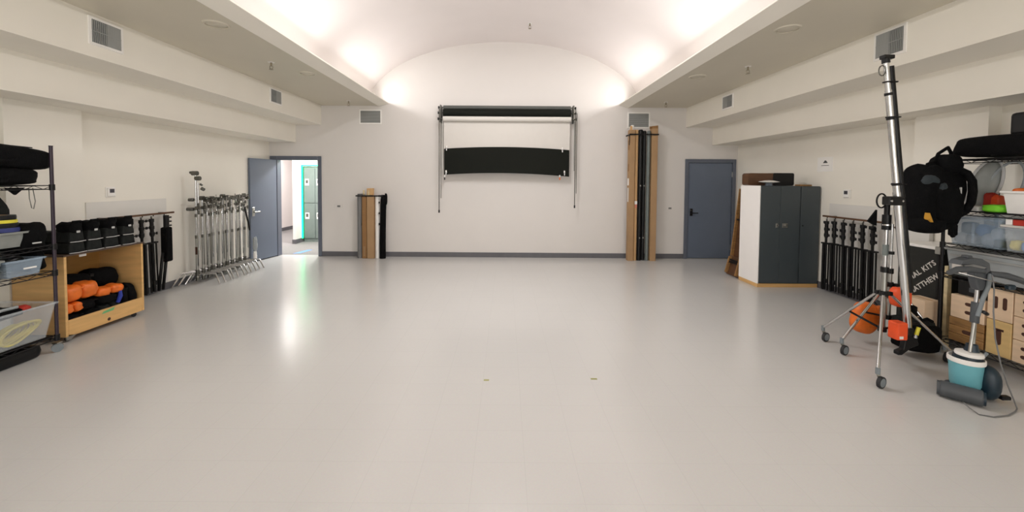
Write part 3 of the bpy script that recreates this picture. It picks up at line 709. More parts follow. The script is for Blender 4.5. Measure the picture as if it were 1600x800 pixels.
# ------------------------------------------------------------------ black stands hanging from wall rails
def light_stand(label, grp, style=0):
    t = thing('light_stand', label, 'light stand', (0, 0, 0), grp)
    MB().cyl((0, 0, 0.0), (0, 0, 0.80), 0.017, n=10).obj('column', BLACK, t)
    MB().cyl((0, 0, 0.80), (0, 0, 1.05), 0.024, n=10).obj('riser', BLACK, t)
    MB().cyl((0, 0, 1.05), (0, 0, 1.09), 0.010, n=8).obj('spigot', DSTEEL, t)
    for k, z in enumerate((0.84, 0.93, 1.03)):
        s_ = 1 if (k + style) % 3 else -1
        MB().cyl((0, 0, z - 0.022), (0, 0, z + 0.022), 0.031, n=10).obj('collar', BLACKP, t)
        q = MB().cyl((0, 0, z), (0.012 * s_, 0.062 * s_, z), 0.008, n=8).obj('lock_knob', BLACKP, t)
        MB().cyl((0.012 * s_, 0.062 * s_, z - 0.018), (0.012 * s_, 0.062 * s_, z + 0.018), 0.011, n=8).obj('knob_grip', BLACKP, q)
    MB().box((-0.03, -0.066, 0.70), (0.03, 0.066, 0.722)).obj('leg_bracket', BLACKP, t, 0.004)
    for (x, y) in ((0.0, 0.055), (0.0, -0.055), (0.035, 0.0)):
        MB().tube([(x, y, 0.71), (x, y, 0.02), (x * .9, y * .9, 0.0)], 0.011, 8).obj('leg', BLACK, t)
    MB().cyl((0, 0, 0.10), (0, 0, 0.16), 0.03, n=10).obj('lower_collar', BLACKP, t)
    return t
gl, gr = 'black stands on left wall rail', 'black stands on right wall rail'
ll = [(5.17, 0.01, 'black light stand hanging behind the wooden cart, nearest the sandbags'), (5.315, -0.02, 'black light stand on left rail, second from the sandbags'), (5.47, 0.02, 'black light stand on left rail, third from the sandbags'), (5.64, -0.03, 'black light stand on left rail beside the hanging black bag')]
p0 = light_stand(ll[0][2], gl); p0.location = (-5.02, ll[0][0], 0.065)
for y, r, lb in ll[1:]: dup(p0, (-5.02, y, 0.06), (r, 0, PI * (ll.index((y, r, lb)) % 2)), lb)
q0 = light_stand('black light stand on right rail touching the charcoal cabinet', gr, 1); q0.location = (4.93, 6.07, 0.05); q0.rotation_euler = (0, 0, PI)
for y, r, lb in ((5.92, .01, 'black light stand on right rail, second from charcoal cabinet'), (5.76, -.015, 'black light stand on right rail, third from charcoal cabinet'), (5.605, .01, 'black light stand on right rail, fourth from charcoal cabinet'), (5.45, -.01, 'black light stand on right rail, fifth from charcoal cabinet'), (5.295, .012, 'black light stand on right rail, farthest from charcoal cabinet')):
    dup(q0, (4.935, y, 0.06), (r, 0, PI * (0.5 + 0.5 * math.copysign(1, r))), lb)
def rail(x, xw, y0, y1, z, label, ys):
    t = thing('wall_rail', label, 'rail', (x, (y0 + y1) / 2, z), 'dark wall rails')
    MB().box((x - 0.012, y0, z - 0.012), (x + 0.012, y1, z + 0.014)).obj('bar', DARKWOOD, t, 0.003)
    for y in (y0 + 0.12, y1 - 0.12): MB().box((min(x, xw), y - 0.015, z - 0.012), (max(x, xw), y + 0.015, z + 0.01)).obj('bracket', BLACK, t)
    for y in ys: MB().cyl((x, y, z - 0.012), (x, y, z - 0.03), 0.006, n=8).obj('hook', BLACK, t)
rail(-5.02, XL + 0.012, 4.87, 5.99, 1.175, 'dark rail on left wall holding black stands', [5.17, 5.315, 5.47, 5.64, 5.82])
rail(4.935, XR - 0.012, 5.10, 6.15, 1.175, 'dark rail on right wall holding black stands', [6.07, 5.92, 5.76, 5.605, 5.45, 5.295])
t = thing('stand_bag', 'long black bag hanging at far end of left rail over a stand', 'bag', (-5.0, 5.84, 0.06), gl)
MB().box((-5.05, 5.775, 0.46), (-4.95, 5.885, 0.97)).obj('bag_body', FABRIC, t, 0.02, 2)
MB().cyl((-5.0, 5.83, 0.95), (-5.0, 5.83, 1.145), 0.036, n=10).obj('stand_top', BLACK, t)
for k, z in enumerate((0.99, 1.05, 1.11)): MB().cyl((-5.0, 5.83, z), (-4.985, 5.90, z), 0.012, n=8).obj('lock_knob', BLACKP, t)
for dy in (-0.04, 0.03): MB().cyl((-5.0, 5.72 + dy, 0.06), (-5.0, 5.80 + dy, 0.60), 0.02, n=8).obj('stand_leg', BLACK, t)

# ------------------------------------------------------------------ wooden cart with sandbags, left
KX0, KX1, KY0, KY1 = -5.02, -4.48, 4.0, 4.88
t = thing('wooden_cart', 'open fronted maple plywood cart on casters against left wall', 'cart', (-4.75, 4.44, 0))
tk = 0.026
MB().box((KX0, KY0, 0.055), (KX1, KY0 + tk, 0.885)).obj('end_panel', MAPLE, t, 0.003)
MB().box((KX0, KY1 - tk, 0.055), (KX1, KY1, 0.885)).obj('end_panel', MAPLE, t, 0.003)
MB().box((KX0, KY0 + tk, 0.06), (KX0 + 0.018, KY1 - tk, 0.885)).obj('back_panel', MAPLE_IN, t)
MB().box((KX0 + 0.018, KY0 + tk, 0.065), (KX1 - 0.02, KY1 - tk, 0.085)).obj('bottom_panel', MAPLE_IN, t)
MB().prism([(KX1 - 0.02, KY0 + tk + .06, 0.055), (KX1 - 0.02, KY1 - tk - .005, 0.055), (KX1 - 0.02, KY1 - tk, 0.22), (KX1 - 0.02, KY0 + tk, 0.222), (KX1 - 0.02, KY0 + tk, 0.075)], (0.02, 0, 0)).obj('front_board', MAPLE, t, 0.002)
MB().box((KX0 - 0.005, KY0 - 0.01, 0.885), (KX1 + 0.01, KY1 + 0.01, 0.90)).obj('top_panel', CARTTOP, t, 0.003)
MB().box((KX1 - 0.05, KY0 + 0.19, 0.85), (KX1 - 0.045, KY0 + 0.26, 0.878)).obj('label_patch', WHITE, t)
MB().prism([(KX1 + 0.0005, KY0 + 0.36, 0.175), (KX1 + 0.0005, KY0 + 0.49, 0.180), (KX1 + 0.0005, KY0 + 0.51, 0.214), (KX1 + 0.0005, KY0 + 0.38, 0.20)], (0.001, 0, 0)).obj('green_tape', GREENTAPE, t)
MB().cyl((KX1, KY0 + 0.44, 0.095), (KX1 + 0.0015, KY0 + 0.44, 0.095), 0.018).obj('finger_hole', SLOT, t)
def caster(par, c, r=0.04, ang=0.0, mt=RUBBER, fork=STEEL):
    x, y, z = c; dx_, dy_ = math.cos(ang), math.sin(ang)
    k = MB().box((x - 0.025, y - 0.025, z + 2 * r), (x + 0.025, y + 0.025, z + 2 * r + 0.012)).cyl((x, y, z + r), (x, y, z + 2 * r + .005), 0.014, n=8).obj('caster', fork, par)
    MB().cyl((x - dy_ * 0.014, y + dx_ * 0.014, z + r), (x + dy_ * 0.014, y - dx_ * 0.014, z + r), r, n=16).obj('wheel', mt, k)
    return k
for (x, y) in ((KX1 - 0.05, KY0 + 0.06), (KX1 - 0.05, KY1 - 0.09), (KX0 + 0.08, KY0 + 0.06), (KX0 + 0.08, KY1 - 0.09)):
    caster(t, (x, y, 0), 0.024, 0.6)
MB().prism([(KX1 - 0.012, KY0 + 0.005, 0.02), (KX1 - 0.012, KY0 + 0.04, 0.02), (KX1 - 0.012, KY0 + 0.10, 0.06), (KX1 - 0.012, KY0 + 0.005, 0.06)], (0.012, 0, 0)).obj('corner_foot', STEEL, t)
# sandbags inside the cart
def sandbag(label, c, size, m, rot=(0, 0, 0), seed=1, grp=None, strap=BLACK, e=0.62):
    t = thing('sandbag', label, 'sandbag', (c[0], c[1], c[2] - size[2] / 2), grp)
    for s_ in (-1, 1):
        o = MB().blob((c[0], c[1] + s_ * size[1] * 0.26, c[2]), (size[0], size[1] * 0.52, size[2]), e, seed + s_, 0.035, rot, 22, 12).obj('pouch', m, t)
    MB().box((c[0] - size[0] * 0.36, c[1] - 0.02, c[2] + size[2] * 0.2), (c[0] + size[0] * 0.36, c[1] + 0.02, c[2] + size[2] * 0.34), rot=rot).obj('saddle_strap', strap, t, 0.004)
    return t
sg = 'sandbags inside wooden cart'
sandbag('large black sandbag heaped at back inside the wooden cart', (-4.845, 4.52, 0.50), (0.30, 0.62, 0.24), FABRIC, (-0.12, -0.10, 0), 4, sg)
sandbag('black sandbag slumped over far side inside the wooden cart', (-4.62, 4.73, 0.27), (0.22, 0.20, 0.30), FABRIC, (0.1, 0, 0), 9, sg)
sandbag('big orange sandbag lying on top inside the wooden cart', (-4.60, 4.215, 0.475), (0.20, 0.32, 0.17), ORANGE, (0.08, 0.1, 0), 12, sg, ORANGE)
sandbag('smaller orange sandbag on the black bags at cart centre', (-4.585, 4.53, 0.405), (0.15, 0.28, 0.10), ORANGE, (-0.08, 0.15, 0), 15, sg, ORANGE)
sandbag('black sandbag under orange ones in middle layer of wooden cart', (-4.60, 4.36, 0.315), (0.20, 0.46, 0.10), FABRIC, (-0.06, 0, 0), 21, sg)
sandbag('orange sandbag low in near corner of the wooden cart', (-4.585, 4.12, 0.325), (0.17, 0.17, 0.11), ORANGE, (0.1, 0, 0), 25, sg, ORANGE)
sandbag('black sandbag at the bottom of the wooden cart', (-4.64, 4.22, 0.175), (0.26, 0.36, 0.17), FABRIC, (0, 0, 0), 31, sg)
sandbag('grey green sandbag at bottom far side of wooden cart', (-4.63, 4.52, 0.175), (0.24, 0.22, 0.17), FABRIC2, (0, 0, 0), 35, sg)
tag(MB().tube([(-4.53, 4.63, 0.37), (-4.512, 4.61, 0.31), (-4.515, 4.58, 0.24)], [0.014, 0.022, 0.018], 8).obj('strap_loop', BLUESTRAP), 'bright blue strap hanging among sandbags in wooden cart', 'strap')
# black sandbags with piping, two layers, on the cart top
tg = 'black sandbags stacked on wooden cart'
names_ = ['nearest the shelf post', 'second from the shelf post', 'third from the shelf post', 'farthest from the shelf post']
for k, y in enumerate((4.15, 4.33, 4.52, 4.72)):
    for lay in (0, 1):
        z = 0.90 + lay * 0.115
        lb = 'black sandbag with grey piping on cart top, %s layer, %s' % (('lower', 'upper')[lay], names_[k])
        t = thing('piped_sandbag', lb, 'sandbag', (-4.70, y, z), tg)
        wd = 0.085 - 0.008 * lay
        poly = [(-4.50, y - wd, z + 0.004), (-4.50, y + wd, z + 0.004), (-4.52, y + wd * .86, z + 0.108), (-4.52, y - wd * .86, z + 0.108)]
        MB().prism([(-4.50, y - wd, z + .004), (-4.50, y + wd, z + .004), (-4.50, y + wd * .82, z + .112), (-4.50, y - wd * .82, z + .112)], (-0.40, 0, 0)).obj('pouch', FABRIC2, t, 0.012, 2)
        MB().tube([(-4.49, y - wd, z + 0.008), (-4.485, y, z + 0.005), (-4.49, y + wd, z + 0.008)], 0.0042, 6).obj('piping', PIPING, t)
        if lay: 
            MB().blob((-4.58, y, z + 0.15), (0.20, wd * 1.75, 0.12), 0.55, k, 0.05).obj('top_flap', FABRIC, t)
            MB().box((-4.485, y - 0.02, z + 0.10), (-4.478, y + 0.015, z + 0.122)).obj('buckle', PIPING, t, 0.003)
            MB().tube([(-4.52, y - 0.05, z + 0.16), (-4.50, y - 0.03, z + 0.215), (-4.50, y + 0.03, z + 0.215), (-4.52, y + 0.05, z + 0.16)], 0.016, 8).obj('handle', FABRIC, t)

# ------------------------------------------------------------------ wire shelving, built the same on both sides
def wire_shelf(label, x0, x1, y0, y1, levels, ztop, post, loc):
    t = thing('wire_shelving', label, 'shelving', loc)
    for (x, y) in ((x0, y0), (x0, y1), (x1, y0), (x1, y1)):
        p = MB().cyl((x, y, 0.11), (x, y, ztop), 0.0145, n=12).obj('post', post, t)
        MB().cyl((x, y, ztop), (x, y, ztop + 0.006), 0.016, n=12).obj('post_cap', BLACKP, p)
        caster(t, (x, y, 0), 0.042, 0.9, WHEELG)
    for z in levels:
        b = MB()
        for zz in (z, z - 0.035):
            b.tube([(x0, y0, zz), (x1, y0, zz), (x1, y1, zz), (x0, y1, zz)], 0.005, 6, True)
        s_ = b.obj('shelf_rim', BLACK, t); s_['kind'] = 'stuff'
        b = MB(); n = int((y1 - y0) / 0.05)
        for k in range(1, n): b.cyl((x0, y0 + (y1 - y0) * k / n, z), (x1, y0 + (y1 - y0) * k / n, z), 0.0028, n=5, caps=False)
        for k in (1, 2, 3): b.cyl((x0 + (x1 - x0) * k / 4, y0, z - 0.006), (x0 + (x1 - x0) * k / 4, y1, z - 0.006), 0.004, n=5, caps=False)
        o = b.obj('shelf_wires', BLACK, t); o['kind'] = 'stuff'
        b = MB(); n = int((y1 - y0) / 0.07)
        for xx in (x0, x1):
            pts = []
            for k in range(n + 1):
                y = y0 + (y1 - y0) * k / n; pts.append((xx, y, z if k % 2 else z - 0.035))
            b.tube(pts, 0.003, 5)
        o = b.obj('shelf_truss', BLACK, t); o['kind'] = 'stuff'
        for (x, y) in ((x0, y0), (x0, y1), (x1, y0), (x1, y1)):
            MB().cyl((x, y, z - 0.045), (x, y, z + 0.012), 0.021, n=10).obj('shelf_collar', BLACKP, t)
    return t
# left unit: x -5.0 .. -4.35, runs toward the camera past the frame edge
LX0, LX1, LY0, LY1 = -4.97, -4.345, 2.55, 3.80
wire_shelf('black wire shelving on casters at far left, with purple tinted post', LX0, LX1, LY0, LY1, (1.615, 1.045, 0.79, 0.16), 1.99, PURPLE, (-4.65, 3.2, 0))
# right unit
RX0, RX1, RY0, RY1 = 4.375, 4.90, 2.60, 3.95
wire_shelf('black wire shelving on casters at far right, loaded with bins', RX0, RX1, RY0, RY1, (1.925, 1.43, 1.10, 0.80, 0.155), 1.96, BLACK, (4.62, 3.3, 0))

def bin_(label, x0, x1, y0, y1, z0, z1, m, rim=True, lid=False, grp=None, taper=0.02, handle=None, nm='plastic_bin'):
    t = thing(nm, label, 'bin', ((x0 + x1) / 2, (y0 + y1) / 2, z0), grp)
    T = taper; th = 0.004
    def shell(o, i):
        a = [(x0 + T, y0 + T, z0), (x1 - T, y0 + T, z0), (x1 - T, y1 - T, z0), (x0 + T, y1 - T, z0), (x0, y0, z1), (x1, y0, z1), (x1, y1, z1), (x0, y1, z1)]
        c = [(x0 + T + th, y0 + T + th, z0 + th), (x1 - T - th, y0 + T + th, z0 + th), (x1 - T - th, y1 - T - th, z0 + th), (x0 + T + th, y1 - T - th, z0 + th), (x0 + th, y0 + th, z1), (x1 - th, y0 + th, z1), (x1 - th, y1 - th, z1), (x0 + th, y1 - th, z1)]
        fs = [(0, 3, 2, 1), (8, 9, 10, 11)]
        for k in range(4):
            j = (k + 1) % 4
            fs += [(k, j, 4 + j, 4 + k), (8 + k, 12 + k, 12 + j, 8 + j), (4 + k, 4 + j, 12 + j, 12 + k)]
        return MB().add(a + c, fs)
    shell(0, 0).obj('bin_body', m, t)
    if rim:
        b = MB(); e = 0.014
        b.box((x0 - e, y0 - e, z1 - 0.014), (x1 + e, y0, z1 + 0.003)).box((x0 - e, y1, z1 - 0.014), (x1 + e, y1 + e, z1 + 0.003))
        b.box((x0 - e, y0, z1 - 0.014), (x0, y1, z1 + 0.003)).box((x1, y0, z1 - 0.014), (x1 + e, y1, z1 + 0.003))
        b.obj('rim', m, t)
    if lid: MB().box((x0 - 0.02, y0 - 0.02, z1 + 0.003), (x1 + 0.02, y1 + 0.02, z1 + 0.022)).obj('lid', lid, t, 0.005)
    if handle: MB().box(*handle).obj('handle', WHITE, t, 0.003)
    return t
# --- on the left shelves
def duffel(label, c, size, seed, rot=(0, 0, 0), grp=None, m=FABRIC, e=0.5):
    t = thing('duffel_bag', label, 'bag', (c[0], c[1], c[2] - size[2] / 2), grp)
    MB().blob(c, size, e, seed, 0.02, rot, 28, 16).obj('bag_body', m, t)
    x, y, z = c
    MB().tube([(x + size[0] * .42, y - size[1] * .2, z + .02), (x + size[0] * .52, y - size[1] * .12, z - size[2] * .25), (x + size[0] * .52, y + size[1] * .1, z - size[2] * .25), (x + size[0] * .42, y + size[1] * .2, z + .02)], 0.014, 8).obj('carry_handle', FABRIC, t)
    MB().tube([(x - size[0] * .2, y - size[1] * .45, z + size[2] * .46), (x, y, z + size[2] * .52), (x + size[0] * .1, y + size[1] * .44, z + size[2] * .42)], 0.006, 6).obj('zip', BLACKP, t)
    return t
duffel('long black duffel bag lying flat on top shelf at far left', (-4.60, 3.36, 1.70), (0.50, 0.84, 0.165), 3)
duffel('upper black duffel bag sagging over the first one at far left', (-4.60, 3.40, 1.888), (0.50, 0.96, 0.21), 8, (-0.07, 0, 0), e=0.36)
t = thing('bag_strap', 'loose black strap hanging under the far left top shelf', 'strap', (-4.40, 3.62, 1.5))
MB().prism([(-4.36, 3.46, 1.60), (-4.36, 3.60, 1.60), (-4.36, 3.53, 1.535)], (-0.02, 0, 0)).obj('strap_end', FABRIC, t)
tag(MB().tube([(-4.40, 3.66, 1.595), (-4.38, 3.645, 1.50), (-4.38, 3.66, 1.41), (-4.38, 3.675, 1.40), (-4.38, 3.69, 1.47), (-4.40, 3.69, 1.595)], 0.0035, 6).obj('cord_loop', DSTEEL), 'thin cord loop hanging from far left top shelf', 'cord')
tag(MB().tube([(-4.60, 3.28, 2.02), (-4.55, 3.36, 2.06), (-4.50, 3.45, 2.055), (-4.48, 3.52, 2.0)], 0.004, 6).obj('wire_loop', DSTEEL), 'thin wire looping above upper black duffel bag', 'wire')
# shelf at 1.06: clear bin with gaffer tape rolls on its lid, black bags
bin_('clear white bin under the tape rolls on far left middle shelf', -4.70, -4.38, 3.25, 3.62, 1.065, 1.20, FROST, grp='left shelf bins')
for k, (z, m, lab) in enumerate(((1.205, BLUET, 'dark blue tape roll at bottom of the tape pile'), (1.245, BLACKP, 'black tape roll second from bottom of tape pile'), (1.285, YELLOWT, 'yellow tape roll in the tape pile on left shelf'), (1.315, BLACKP, 'black tape roll topmost on the tape pile'))):
    hgt = (0.04, 0.04, 0.03, 0.042)[k]
    t = thing('tape_roll', lab, 'tape roll', (-4.48, 3.50, z), 'tape pile on left shelf')
    MB().lathe([(0.05, 0.001), (0.115 - .006 * k, 0.001), (0.118 - .006 * k, hgt / 2), (0.115 - .006 * k, hgt - 0.001), (0.05, hgt - 0.001), (0.05, 0.001)], (-4.48, 3.50, z), n=24).obj('tape', m, t)
    MB().lathe([(0.046, 0.001), (0.05, 0.001), (0.05, hgt - 0.001), (0.046, hgt - 0.001), (0.046, 0.001)], (-4.48, 3.50, z), n=20).obj('core', CARD, t)
t = thing('black_bag', 'black camera bag beside left shelf post on the middle shelf', 'bag', (-4.52, 3.72, 1.065), 'black bags on left middle shelf')
MB().blob((-4.52, 3.68, 1.135), (0.34, 0.22, 0.26), 0.55, 14, 0.05).obj('bag_body', FABRIC, t)
MB().box((-4.352, 3.63, 1.08), (-4.345, 3.70, 1.092)).obj('zip_pull', PIPING, t)
t = thing('black_bag', 'dark coat like bag draped behind the tape rolls on middle shelf', 'bag', (-4.79, 3.6, 1.065), 'black bags on left middle shelf')
MB().blob((-4.79, 3.60, 1.28), (0.26, 0.34, 0.46), 0.6, 17, 0.06).obj('bag_body', FABRIC2, t)
# shelf at .79
bin_('small clear blue bin with white handle on far left shelf', -4.80, -4.335, 3.42, 3.70, 0.80, 0.95, CLEARBLUE, grp='left shelf bins', handle=((-4.322, 3.53, 0.865), (-4.312, 3.63, 0.88)))
t = thing('coiled_cable', 'coiled black cable lying in small clear blue bin', 'cable', (-4.5, 3.55, 0.9))
b = MB()
for k in range(5): b.tube([(-4.50 + (0.11 - .008 * k) * math.cos(a), 3.54 + (0.105 - .006 * k) * math.sin(a), 0.92 + 0.02 * k + 0.02 * math.sin(2 * a + k)) for a in [i * PI / 12 for i in range(24)]], 0.013, 6, True)
b.obj('cable_coil', BLACKP, t)['kind'] = 'stuff'
bin_('clear white bin cut by left edge on far left shelf', -4.80, -4.335, 3.05, 3.39, 0.80, 0.97, FROST, grp='left shelf bins', handle=((-4.322, 3.2, 0.87), (-4.312, 3.36, 0.885)))
t = thing('black_bag', 'flat black bag hanging behind the left shelf post', 'bag', (-4.75, 3.74, 0.8), 'black bags on left middle shelf')
MB().blob((-4.60, 3.745, 0.905), (0.42, 0.085, 0.21), 0.45, 19, 0.04).obj('bag_body', FABRIC, t)
# bottom: big tote with yellow cable
bin_('large clear tote with yellow cable on bottom left shelf', -4.86, -4.31, 3.12, 3.768, 0.175, 0.50, CLEAR, grp='left shelf bins', taper=0.05)
t = thing('coiled_cable', 'coiled yellow cable inside the large clear tote', 'cable', (-4.46, 3.545, 0.2))
b = MB()
for k in range(9):
    ry, rz = 0.19 - .012 * k, 0.085 - .006 * k
    b.tube([(-4.385 - 0.018 * k + 0.02 * math.sin(a * 2 + k), 3.545 + ry * .8 * math.cos(a), 0.285 + rz * math.sin(a) + 0.045 * math.cos(a + .4)) for a in [i * PI / 12 for i in range(24)]], 0.011, 6, True)
b.obj('cable_coil', YELLOW, t)['kind'] = 'stuff'
t = thing('black_cloth', 'dark striped cloth with red edge heaped in large clear tote', 'cloth', (-4.6, 3.35, 0.4))
MB().blob((-4.56, 3.42, 0.47), (0.36, 0.40, 0.10), 0.6, 41, 0.06).obj('cloth_heap', FABRIC, t)
MB().blob((-4.42, 3.60, 0.495), (0.10, 0.07, 0.05), 0.6, 42, 0.05).obj('red_edge', RED, t)
MB().tube([(-4.41, 3.34, 0.515), (-4.40, 3.44, 0.525), (-4.41, 3.55, 0.52)], 0.014, 6).obj('grey_stripe', GREYBIN, t)
MB().box((-4.96, 2.6, 0.158), (-4.36, 3.78, 0.170)).obj('shelf_liner', BLACK)
o = bpy.data.objects['shelf_liner']; tag(o, 'black liner board on bottom left shelf under the tote', 'board')
tag(MB().blob((-4.53, 3.38, 0.058), (0.32, 0.68, 0.114), 0.25, 44, 0.01).obj('black_case', BLACKP), 'low black case pushed under the bottom left shelf', 'case')

# ------------------------------------------------------------------ right shelving contents
duffel('long black soft case lying on right top shelf', (4.63, 3.37, 2.03), (0.50, 1.22, 0.20), 51, (0.03, 0, 0), e=0.32)
t = thing('black_case', 'square black case standing at right frame edge on top of long soft case', 'case', (4.66, 3.3, 2.13))
MB().box((4.52, 3.0, 2.125), (4.80, 3.59, 2.33)).obj('case_body', BLACKP, t, 0.03, 3)
MB().tube([(4.60, 3.42, 2.33), (4.60, 3.40, 2.36), (4.60, 3.25, 2.36), (4.60, 3.23, 2.33)], 0.011, 8).obj('carry_handle', BLACKP, t)
# second shelf (1.43)
S2 = 1.436
t = thing('plastic_dome', 'large grey translucent oval dome standing tilted behind the backpack', 'dome', (4.70, 3.92, S2), None)
MB().blob((4.64, 3.84, 1.675), (0.10, 0.20, 0.49), 0.95, 60, 0.0, (0.25, 0.0, 0.5), 26, 16).obj('dome', FROST, t)
b = MB(); pts = []
for k in range(28):
    a = 2 * PI * k / 28
    p = Euler((0.25, 0, 0.5)).to_matrix() @ Vector((-0.035, 0.10 * math.cos(a), 0.25 * math.sin(a))) + Vector((4.64, 3.84, 1.68)); pts.append(p)
b.tube(pts, 0.012, 8, True).obj('rim', PIPING, t)
pts2 = [Vector((p.x + 0.06, p.y - 0.11, p.z * 0.96 + 0.055)) for p in pts]
MB().tube(pts2, 0.012, 8, True).obj('outer_rim', GREYBIN, t)
t = thing('white_tray', 'shallow white tray lying left of the green cloth on right shelf', 'tray', (4.47, 3.78, S2))
MB().box((4.40, 3.69, S2), (4.56, 3.89, S2 + 0.045)).obj('tray_body', WHITE, t, 0.01, 2)
tag(MB().blob((4.46, 3.60, S2 + 0.034), (0.15, 0.15, 0.07), 0.6, 61, 0.06).obj('green_cloth', GREEN), 'bright green crumpled cloth on right middle shelf', 'cloth')
t = thing('orange_bag', 'red and orange pouch standing behind the green cloth', 'pouch', (4.60, 3.71, S2))
MB().blob((4.60, 3.70, S2 + 0.075), (0.08, 0.07, 0.15), 0.6, 62, 0.05).obj('orange_side', REDOR, t)
MB().blob((4.61, 3.765, S2 + 0.085), (0.08, 0.08, 0.17), 0.6, 63, 0.05).obj('dark_red_side', RED, t)
bin_('white bin with orange and chrome things at right edge of middle shelf', 4.42, 4.66, 3.30, 3.525, S2, 1.63, WHITE, taper=0.02, grp='right shelf bins')
tag(MB().blob((4.52, 3.47, 1.625), (0.12, 0.10, 0.07), 0.7, 64, 0.05).obj('orange_pouch', ORANGE), 'orange pouch lying in white bin on right middle shelf', 'pouch')
t = thing('chrome_knob', 'chrome round fitting sticking up from the white bin', 'fitting', (4.50, 3.40, 1.60))
MB().cyl((4.50, 3.40, 1.50), (4.50, 3.40, 1.665), 0.012).obj('stem', STEEL, t); MB().blob((4.50, 3.40, 1.675), (0.05, 0.05, 0.05), 1.0, 1, 0).obj('ball', CHROME, t)
tag(MB().cyl((4.435, 3.34, 1.545), (4.4205, 3.34, 1.545), 0.055, n=20).obj('grey_disc', GREYTUBE), 'round grey disc against front of white bin', 'disc') if False else None
# third shelf (1.10): clear bins
S3 = 1.106
bA = bin_('large clear lidded bin full of bagged stuff on right shelf', 4.385, 4.86, 3.50, 3.915, S3, 1.37, CLEARBLUE, taper=0.02, lid=CLEARBLUE, grp='right shelf bins')
MB().box((4.378, 3.695, S3 + 0.03), (4.386, 3.715, 1.33)).obj('rib', CLEARBLUE, bA, 0.002)
for k, (y, z, m, sz) in enumerate(((3.85, 1.17, WHITE, .10), (3.76, 1.165, PAPER, .09), (3.68, 1.26, BLUEC, .11), (3.63, 1.18, CONTENT, .12), (3.56, 1.24, CONTENT, .11), (3.80, 1.27, GREYBIN, .11), (3.55, 1.155, GREENTUBE, .08))):
    lb = ['white packet at far end', 'white bottle beside the packet', 'blue cloth bundle', 'pale bundle in the middle', 'pale bundle at near end', 'grey bundle on top of white packets', 'grey green pouch at near bottom'][k] + ' inside large clear bin'
    tag(MB().blob((4.47, y, z), (0.11, sz, sz * 1.05), 0.7, 70 + k, 0.04).obj('packet', m), lb, 'packet', 'things inside the large clear bin')
bB = bin_('smaller clear bin at right frame edge with pale contents', 4.385, 4.86, 3.18, 3.475, S3, 1.315, CLEAR, taper=0.015, lid=PAPER, grp='right shelf bins')
for k, (y, m) in enumerate(((3.43, YELLOW), (3.35, BLUEC), (3.28, CONTENT))):
    tag(MB().blob((4.46, y, 1.16), (0.10, 0.085, 0.09), 0.7, 80 + k, 0.05).obj('packet', m), ['yellow packet', 'blue packet', 'pale packet'][k] + ' inside the smaller clear bin at frame edge', 'packet', 'things inside the smaller clear bin')
t = thing('red_box', 'thin dark red box lying on lid of smaller clear bin', 'box', (4.6, 3.3, 1.34))
MB().box((4.385, 3.18, 1.338), (4.80, 3.42, 1.39)).obj('carton', RED, t, 0.003); MB().box((4.384, 3.425, 1.338), (4.80, 3.47, 1.39)).obj('white_end', WHITE, t, 0.003)
# under it: long grey bin on shelf at .80
S4 = 0.806
t = thing('grey_bin', 'long grey storage bin under the clear bins on right shelf', 'bin', (4.6, 3.6, S4))
MB().prism([(4.40, 3.14, S4), (4.40, 3.90, S4), (4.385, 3.925, 1.045), (4.385, 3.12, 1.045)], (0.45, 0, 0)).obj('bin_body', GREYBIN, t, 0.01, 2)
MB().box((4.37, 3.11, 1.045), (4.85, 3.935, 1.068)).obj('lid', GREYV, t, 0.004)
MB().box((4.376, 3.2, 0.99), (4.388, 3.88, 1.005)).obj('ridge', GREYV, t)
MB().box((4.376, 3.74, 0.83), (4.388, 3.86, 0.93)).obj('label_patch', PAPER, t)
# boxes on the bottom shelf
S5 = 0.161
def slots(par, x, lst):
    for (y0, y1, z0, z1) in lst:
        r = min(y1 - y0, z1 - z0) / 2; n = 6; pts = []
        if y1 - y0 > z1 - z0: cs_ = ((y1 - r, (z0 + z1) / 2, -90), (y0 + r, (z0 + z1) / 2, 90))
        else: cs_ = (((y0 + y1) / 2, z1 - r, 0), ((y0 + y1) / 2, z0 + r, 180))
        for cy_, cz_, a0 in cs_:
            for k in range(n + 1):
                a = math.radians(a0 + 180 * k / n); pts.append((x - 0.002, cy_ + r * math.cos(a), cz_ + r * math.sin(a)))
        MB().prism(pts, (0.003, 0, 0)).obj('hand_slot', SLOT, par)
def apple(label, y0, y1, z0, z1, m, sl, grp='apple boxes on right shelf', x0=4.40, x1=4.82):
    t = thing('apple_box', label, 'box', ((x0 + x1) / 2, (y0 + y1) / 2, z0), grp)
    MB().box((x0, y0 + 0.002, z0 + .001), (x1, y1 - 0.002, z1 - .001)).obj('box_body', m, t, 0.004)
    slots(t, x0, sl); return t
t = thing('wooden_crate', 'old dark brown wooden crate under pale box with two slots', 'crate', (4.6, 3.73, S5))
for k in range(3):
    z0 = S5 + k * 0.078
    MB().box((4.40, 3.60, z0), (4.415, 3.885, z0 + 0.074)).obj('slat', OLDWOOD, t, 0.003)
MB().box((4.416, 3.61, S5), (4.80, 3.875, S5 + 0.228)).obj('crate_body', OLDWOOD, t)
slots(t, 4.40, [(3.67, 3.77, 0.255, 0.292)])
apple('pale wooden box with two horizontal slots on top of old crate', 3.60, 3.88, 0.392, 0.615, BIRCH, [(3.63, 3.755, 0.53, 0.562), (3.63, 3.755, 0.45, 0.482)])
apple('pale wooden box with two upright slots above yellowish box', 3.40, 3.585, 0.478, 0.755, BIRCH, [(3.505, 3.535, 0.58, 0.69), (3.44, 3.47, 0.58, 0.69)])
